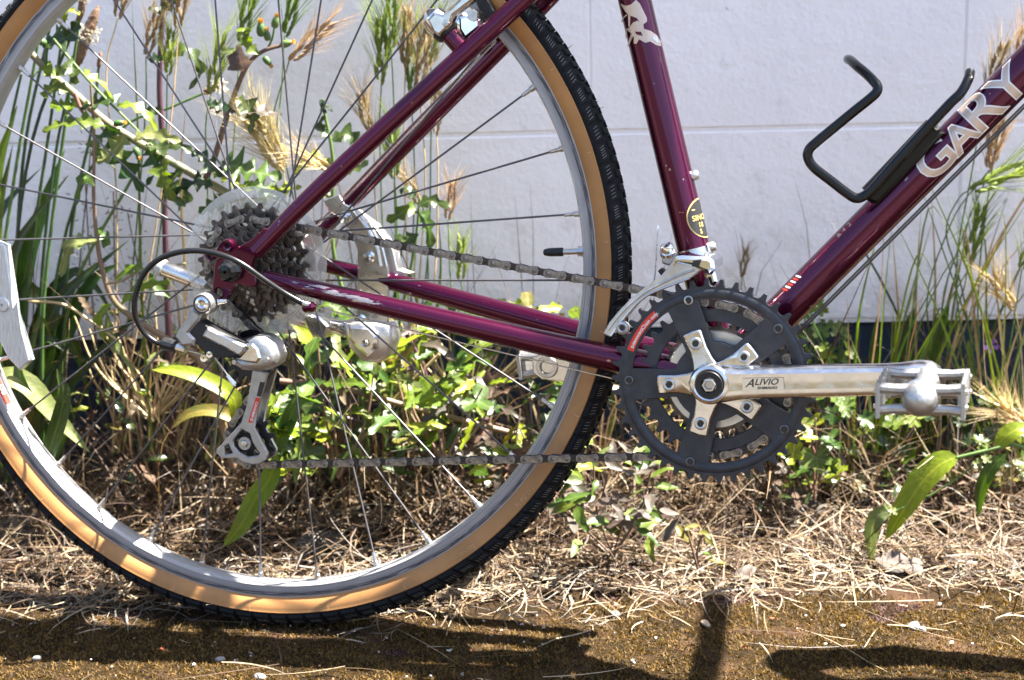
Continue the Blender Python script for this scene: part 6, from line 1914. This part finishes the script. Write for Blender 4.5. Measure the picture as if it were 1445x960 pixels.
w1 = [o_ for o_ in bpy.data.objects if o_.name == 'leafy_weed'][0]
for k_, (pts_, r_, mt_) in enumerate((([(395, 538), (480, 548), (600, 580), (725, 612)], 0.0032, 'pink'), ([(420, 560), (520, 600), (600, 598), (690, 592)], 0.0024, 'purple'), ([(640, 640), (610, 560), (590, 500), (560, 470)], 0.0022, 'purple'), ([(480, 650), (530, 600), (560, 560), (620, 500)], 0.0018, 'straw'))):
    MB().tube([Vector(q_) - w1.location for q_ in bez(Wp(pts_, 0.20 + 0.01 * k_), 16)], r_, 7).build('stem', STEM[mt_], w1, angle=70, recalc=False)
weed('leafy_weed', 'low weed with toothed leaves just left of the chainstay weed, by the derailleur cage', 'plant', (395, 470, 560, 660), 0.18, 74, 72, ['bright', 'green', 'green', 'bright', 'dark', 'brown', 'pale'], 'lobed', (0.012, 0.025), 6)
weed('leafy_weed', 'weed with broad ivy-shaped leaves at the foot of the derailleur cage', 'plant', (375, 560, 460, 665), 0.15, 30, 73, ['green', 'green', 'bright', 'dark'], 'ivy', (0.012, 0.022), 4, 'green')
weed('leafy_weed', 'purple-stemmed weed between the far crank and the rim', 'plant', (690, 540, 830, 690), 0.18, 62, 74, ['green', 'purple', 'bright', 'bright', 'dark', 'brown'], 'jag', (0.010, 0.020), 6)
weed('leafy_weed', 'pale reddish weed crowding the front of the tyre under the chainring', 'plant', (790, 640, 940, 770), 0.10, 75, 75, ['purple', 'purple', 'pale', 'grey', 'green', 'green'], 'ovate', (0.008, 0.015), 6, 'brown')
weed('leafy_weed', 'small weed with yellow-green leaves seen through the chainring arms', 'plant', (880, 560, 1010, 660), 0.22, 26, 76, ['yellow', 'yellow', 'green', 'bright', 'purple'], 'ovate', (0.008, 0.014), 5)
weed('leafy_weed', 'sprig of round yellowing leaves on the dry grass below the chainring', 'plant', (965, 735, 1005, 790), 0.06, 7, 77, ['yellow', 'yellow', 'green'], 'ovate', (0.007, 0.011), 2, 'brown', yr=0.01)
weed('leafy_weed', 'taller bright weed hiding the navy base course between kickstand and tyre', 'plant', (470, 425, 840, 560), 0.27, 70, 78, ['bright', 'green', 'green', 'bright', 'yellow', 'dark', 'purple'], 'jag', (0.010, 0.020), 14, 'straw', yr=0.025)
weed('leafy_weed', 'thin leafy weed among dead stalks behind the derailleur cable loop', 'plant', (90, 440, 340, 580), 0.26, 34, 79, ['green', 'brown', 'bright', 'pale', 'brown'], 'lobed', (0.007, 0.014), 16, 'straw', yr=0.03)
tuft('tangled straw stalks filling the space behind the derailleur', (230, 640), 0.27, 26, 95, 240, (90, 230), ['straw', 'straw', 'straw', 'brown'], (0.0014, 0.0028), 0.05, group='dry tufts along the wall')
tuft('dry straw stalks behind the chainring', (880, 650), 0.27, 22, 96, 260, (80, 190), ['straw', 'straw', 'green'], (0.0014, 0.0028), 0.0, group='dry tufts along the wall')
weed('cranesbill', 'cranesbill with round lobed leaves right of the chainring', 'plant', (1105, 560, 1195, 690), 0.20, 28, 81, ['green', 'bright', 'dark', 'green'], 'palm', (0.010, 0.017), 6)
weed('cranesbill', 'cranesbill in front of the navy base course between chainring and pedal', 'plant', (1120, 430, 1200, 560), 0.30, 34, 82, ['green', 'green', 'bright'], 'palm', (0.006, 0.012), 8, 'green', yr=0.02)
weed('cranesbill', 'cranesbill patch with yellow and green leaves under the pedal', 'plant', (1180, 580, 1330, 690), 0.25, 38, 83, ['green', 'dark', 'dark', 'yellow', 'green'], 'palm', (0.009, 0.016), 6)
weed('cranesbill', 'cranesbill patch beyond the pedal beside the arching leaf', 'plant', (1340, 560, 1450, 690), 0.25, 34, 84, ['green', 'dark', 'dark', 'yellow', 'green'], 'palm', (0.009, 0.016), 6)
weed('withered_weed', 'withered brown weed with crumpled leaves low behind the left rim', 'plant', (120, 560, 330, 700), 0.26, 40, 85, ['brown', 'brown', 'dark', 'yellow'], 'ovate', (0.006, 0.013), 8, 'brown')
weed('withered_weed', 'withered brown weed along the ground right of the chainring', 'plant', (1000, 640, 1200, 730), 0.20, 36, 86, ['brown', 'brown', 'grey', 'dark'], 'ovate', (0.005, 0.011), 8, 'brown')
weed('withered_weed', 'withered grey-brown weed under the arching leaf', 'plant', (1260, 640, 1440, 740), 0.22, 34, 87, ['brown', 'grey', 'dark', 'brown'], 'ovate', (0.005, 0.011), 8, 'brown')
# seedy dry stalks against the wall at left
p = Plant('dry_dock', 'dry brown seed stalks in front of the white wall left of the cassette', 'plant', 170, 640, 0.37, seed=91)
for (a, b_, c_) in (((150, 640), (130, 420), (120, 250)), ((190, 640), (165, 430), (160, 270)), ((140, 640), (110, 450), (128, 210)), ((210, 640), (200, 420), (180, 300))):
    path = p.stem(Wp([a, b_, c_], 0.365), 0.0013, 0.0007, STEM['brown'], n=5)
    for q in path[len(path) // 2:]:
        for k in range(5):
            d = Vector((p.r.gauss(0, 1), p.r.gauss(-0.2, 0.3), p.r.gauss(0, 1)))
            c = q + d * 0.007
            p.piece('seed', SP_DRY, c, d, p.r.uniform(0.16, 0.28))
# cranesbill flowers
p = Plant('cranesbill', 'violet cranesbill flower on a thin stalk at the far side of the pedal', 'flower', 1395, 640, 0.30, seed=92)
p.stem(Wp([(1390, 640), (1402, 560), (1398, 492)], 0.29), 0.0008, 0.0006, STEM['green'], n=5)
p.piece('flower', VIOLET, W(1398, 488, 0.285), (0, -1, 0.3), 1.2)
p = Plant('cranesbill', 'violet cranesbill flower under the middle of the crank arm', 'flower', 1190, 660, 0.28, seed=93)
p.stem(Wp([(1185, 650), (1200, 610), (1194, 582)], 0.27), 0.0008, 0.0006, STEM['green'], n=5)
p.piece('flower', VIOLET, W(1194, 579, 0.265), (0, -1, 0.3), 1.0)

# ------------------------------------------------------------------ fallen leaves and pebbles
def fallen(label, px_, py_, size, mt, seed, tilt=0.3, lob=5, z=0.01, holes=False):
    g = G(px_, py_, 0.012)
    p = Plant.__new__(Plant)
    r = random.Random(seed)
    g.z = gz(g.x, g.y) + z
    p.base = g.copy(); p.r = r
    a = r.uniform(0, 6.3)
    # one crumpled blade with thickness
    v, f = [], []
    K, rings = 26, 4
    up = Vector((math.cos(a), math.sin(a), 0)); sd = Vector((-math.sin(a), math.cos(a), 0))
    v.append(Vector((0, 0, 0)))
    for q in range(1, rings + 1):
        for k in range(K):
            t = 2 * math.pi * k / K
            rr = size * q / rings * (0.72 + 0.28 * abs(math.cos(lob * t / 2)) if q == rings else 0.85)
            c = up * (math.cos(t) * rr * 1.25) + sd * (math.sin(t) * rr * 0.8)
            c.z = size * (0.35 * noise.noise(Vector((c.x * 60 + seed, c.y * 60, 0))) + 0.22 * (q / rings) ** 2)
            v.append(c)
    for k in range(K):
        f.append((0, 1 + k, 1 + (k + 1) % K))
        for q in range(rings - 1):
            f.append((1 + q * K + k, 1 + (q + 1) * K + k, 1 + (q + 1) * K + (k + 1) % K, 1 + q * K + (k + 1) % K))
    R = Matrix.Rotation(tilt, 3, 'X')
    o = link('fallen_leaf', raw_mesh('fallen_leaf', [tuple(R @ q) for q in v], f, mt))
    o.location = p.base
    m = o.modifiers.new('thickness', 'SOLIDIFY'); m.thickness = 0.0004
    tag(o, label, 'leaf', 'fallen dry leaves')
for a in (('grey torn leaf lying below the right side of the chainring', 1128, 738, 0.024, LV['grey'], 3, 0.9), ('curled pale leaf on the dry grass beneath the chainring', 1050, 806, 0.012, LV['grey'], 5, 0.2),
          ('bleached leaf heap piece at the left edge outside the tyre', 24, 768, 0.024, LV['grey'], 7, 0.5), ('pale broken leaf above the tyre at the left edge', 12, 712, 0.018, LV['grey'], 8, 0.6),
          ('brown curled leaf under the drooping leaf tip', 1270, 800, 0.020, LV['grey'], 9, 0.5), ('tan leaf beside the arching leaf in the shade', 1350, 748, 0.022, LV['brown'], 11, 0.7),
          ('wide pale leaf on the straw inside the rim bottom', 455, 780, 0.022, LV['grey'], 12, 0.3), ('brown leaf inside the rim below the chain', 500, 742, 0.020, LV['brown'], 13, 0.4),
          ('small dark leaf near the front of the tyre', 870, 700, 0.016, LV['brown'], 15, 0.5), ('small curled leaf behind the left of the rim', 190, 700, 0.014, LV['brown'], 16, 0.5)):
    fallen(*a)
stone_m = mat('grey_stone', (0.30, 0.30, 0.30), rough=0.85, var=0.25, vscale=120, bump=0.5, bscale=300)
pale_stone = mat('pale_stone', (0.55, 0.52, 0.48), rough=0.85, var=0.2, vscale=120, bump=0.5, bscale=300)
def pebble(label, px_, py_, size, mt, seed, name='pebble', cat='pebble', stretch=1.0):
    g = G(px_, py_, 0.004)
    g.z = gz(g.x, g.y) + size * 0.35
    bm = bmesh.new()
    bmesh.ops.create_icosphere(bm, subdivisions=3, radius=size)
    for v in bm.verts:
        k = 1 + 0.28 * noise.noise(v.co * (1.1 / size) + Vector((seed, 0, 0))) + 0.1 * noise.noise(v.co * (3 / size))
        v.co = Vector((v.co.x * 1.2 * stretch, v.co.y * 0.9, v.co.z * 0.62)) * k
    me = bpy.data.meshes.new(name); bm.to_mesh(me); bm.free()
    me.materials.append(mt)
    me.polygons.foreach_set('use_smooth', [True] * len(me.polygons))
    o = link(name, me); o.location = g; o.rotation_euler[2] = seed
    tag(o, label, cat, 'pebbles on the moss')
for a in (('rounded grey pebble on the moss far right', 1290, 880, 0.0062, stone_m, 1.0), ('pale pebble beside the rounded grey one', 1302, 882, 0.0036, pale_stone, 2.0), ('flat pale pebble on the moss left of the tyre foot', 310, 926, 0.0042, pale_stone, 3.0),
          ('tiny pale pebble near the left edge on the moss', 52, 926, 0.0038, pale_stone, 4.0), ('small stone on the straw in front of the chainring shadow', 868, 864, 0.0048, stone_m, 5.0), ('white stone by the tyre foot', 366, 950, 0.0046, pale_stone, 6.0)):
    pebble(*a)
pebble('short bleached twig end lying on the moss under the chainring', 996, 878, 0.0042, mat('twig_bark', (0.36, 0.27, 0.19), rough=0.9, var=0.3, vscale=200), 1.9, 'twig', 'twig', 1.7)
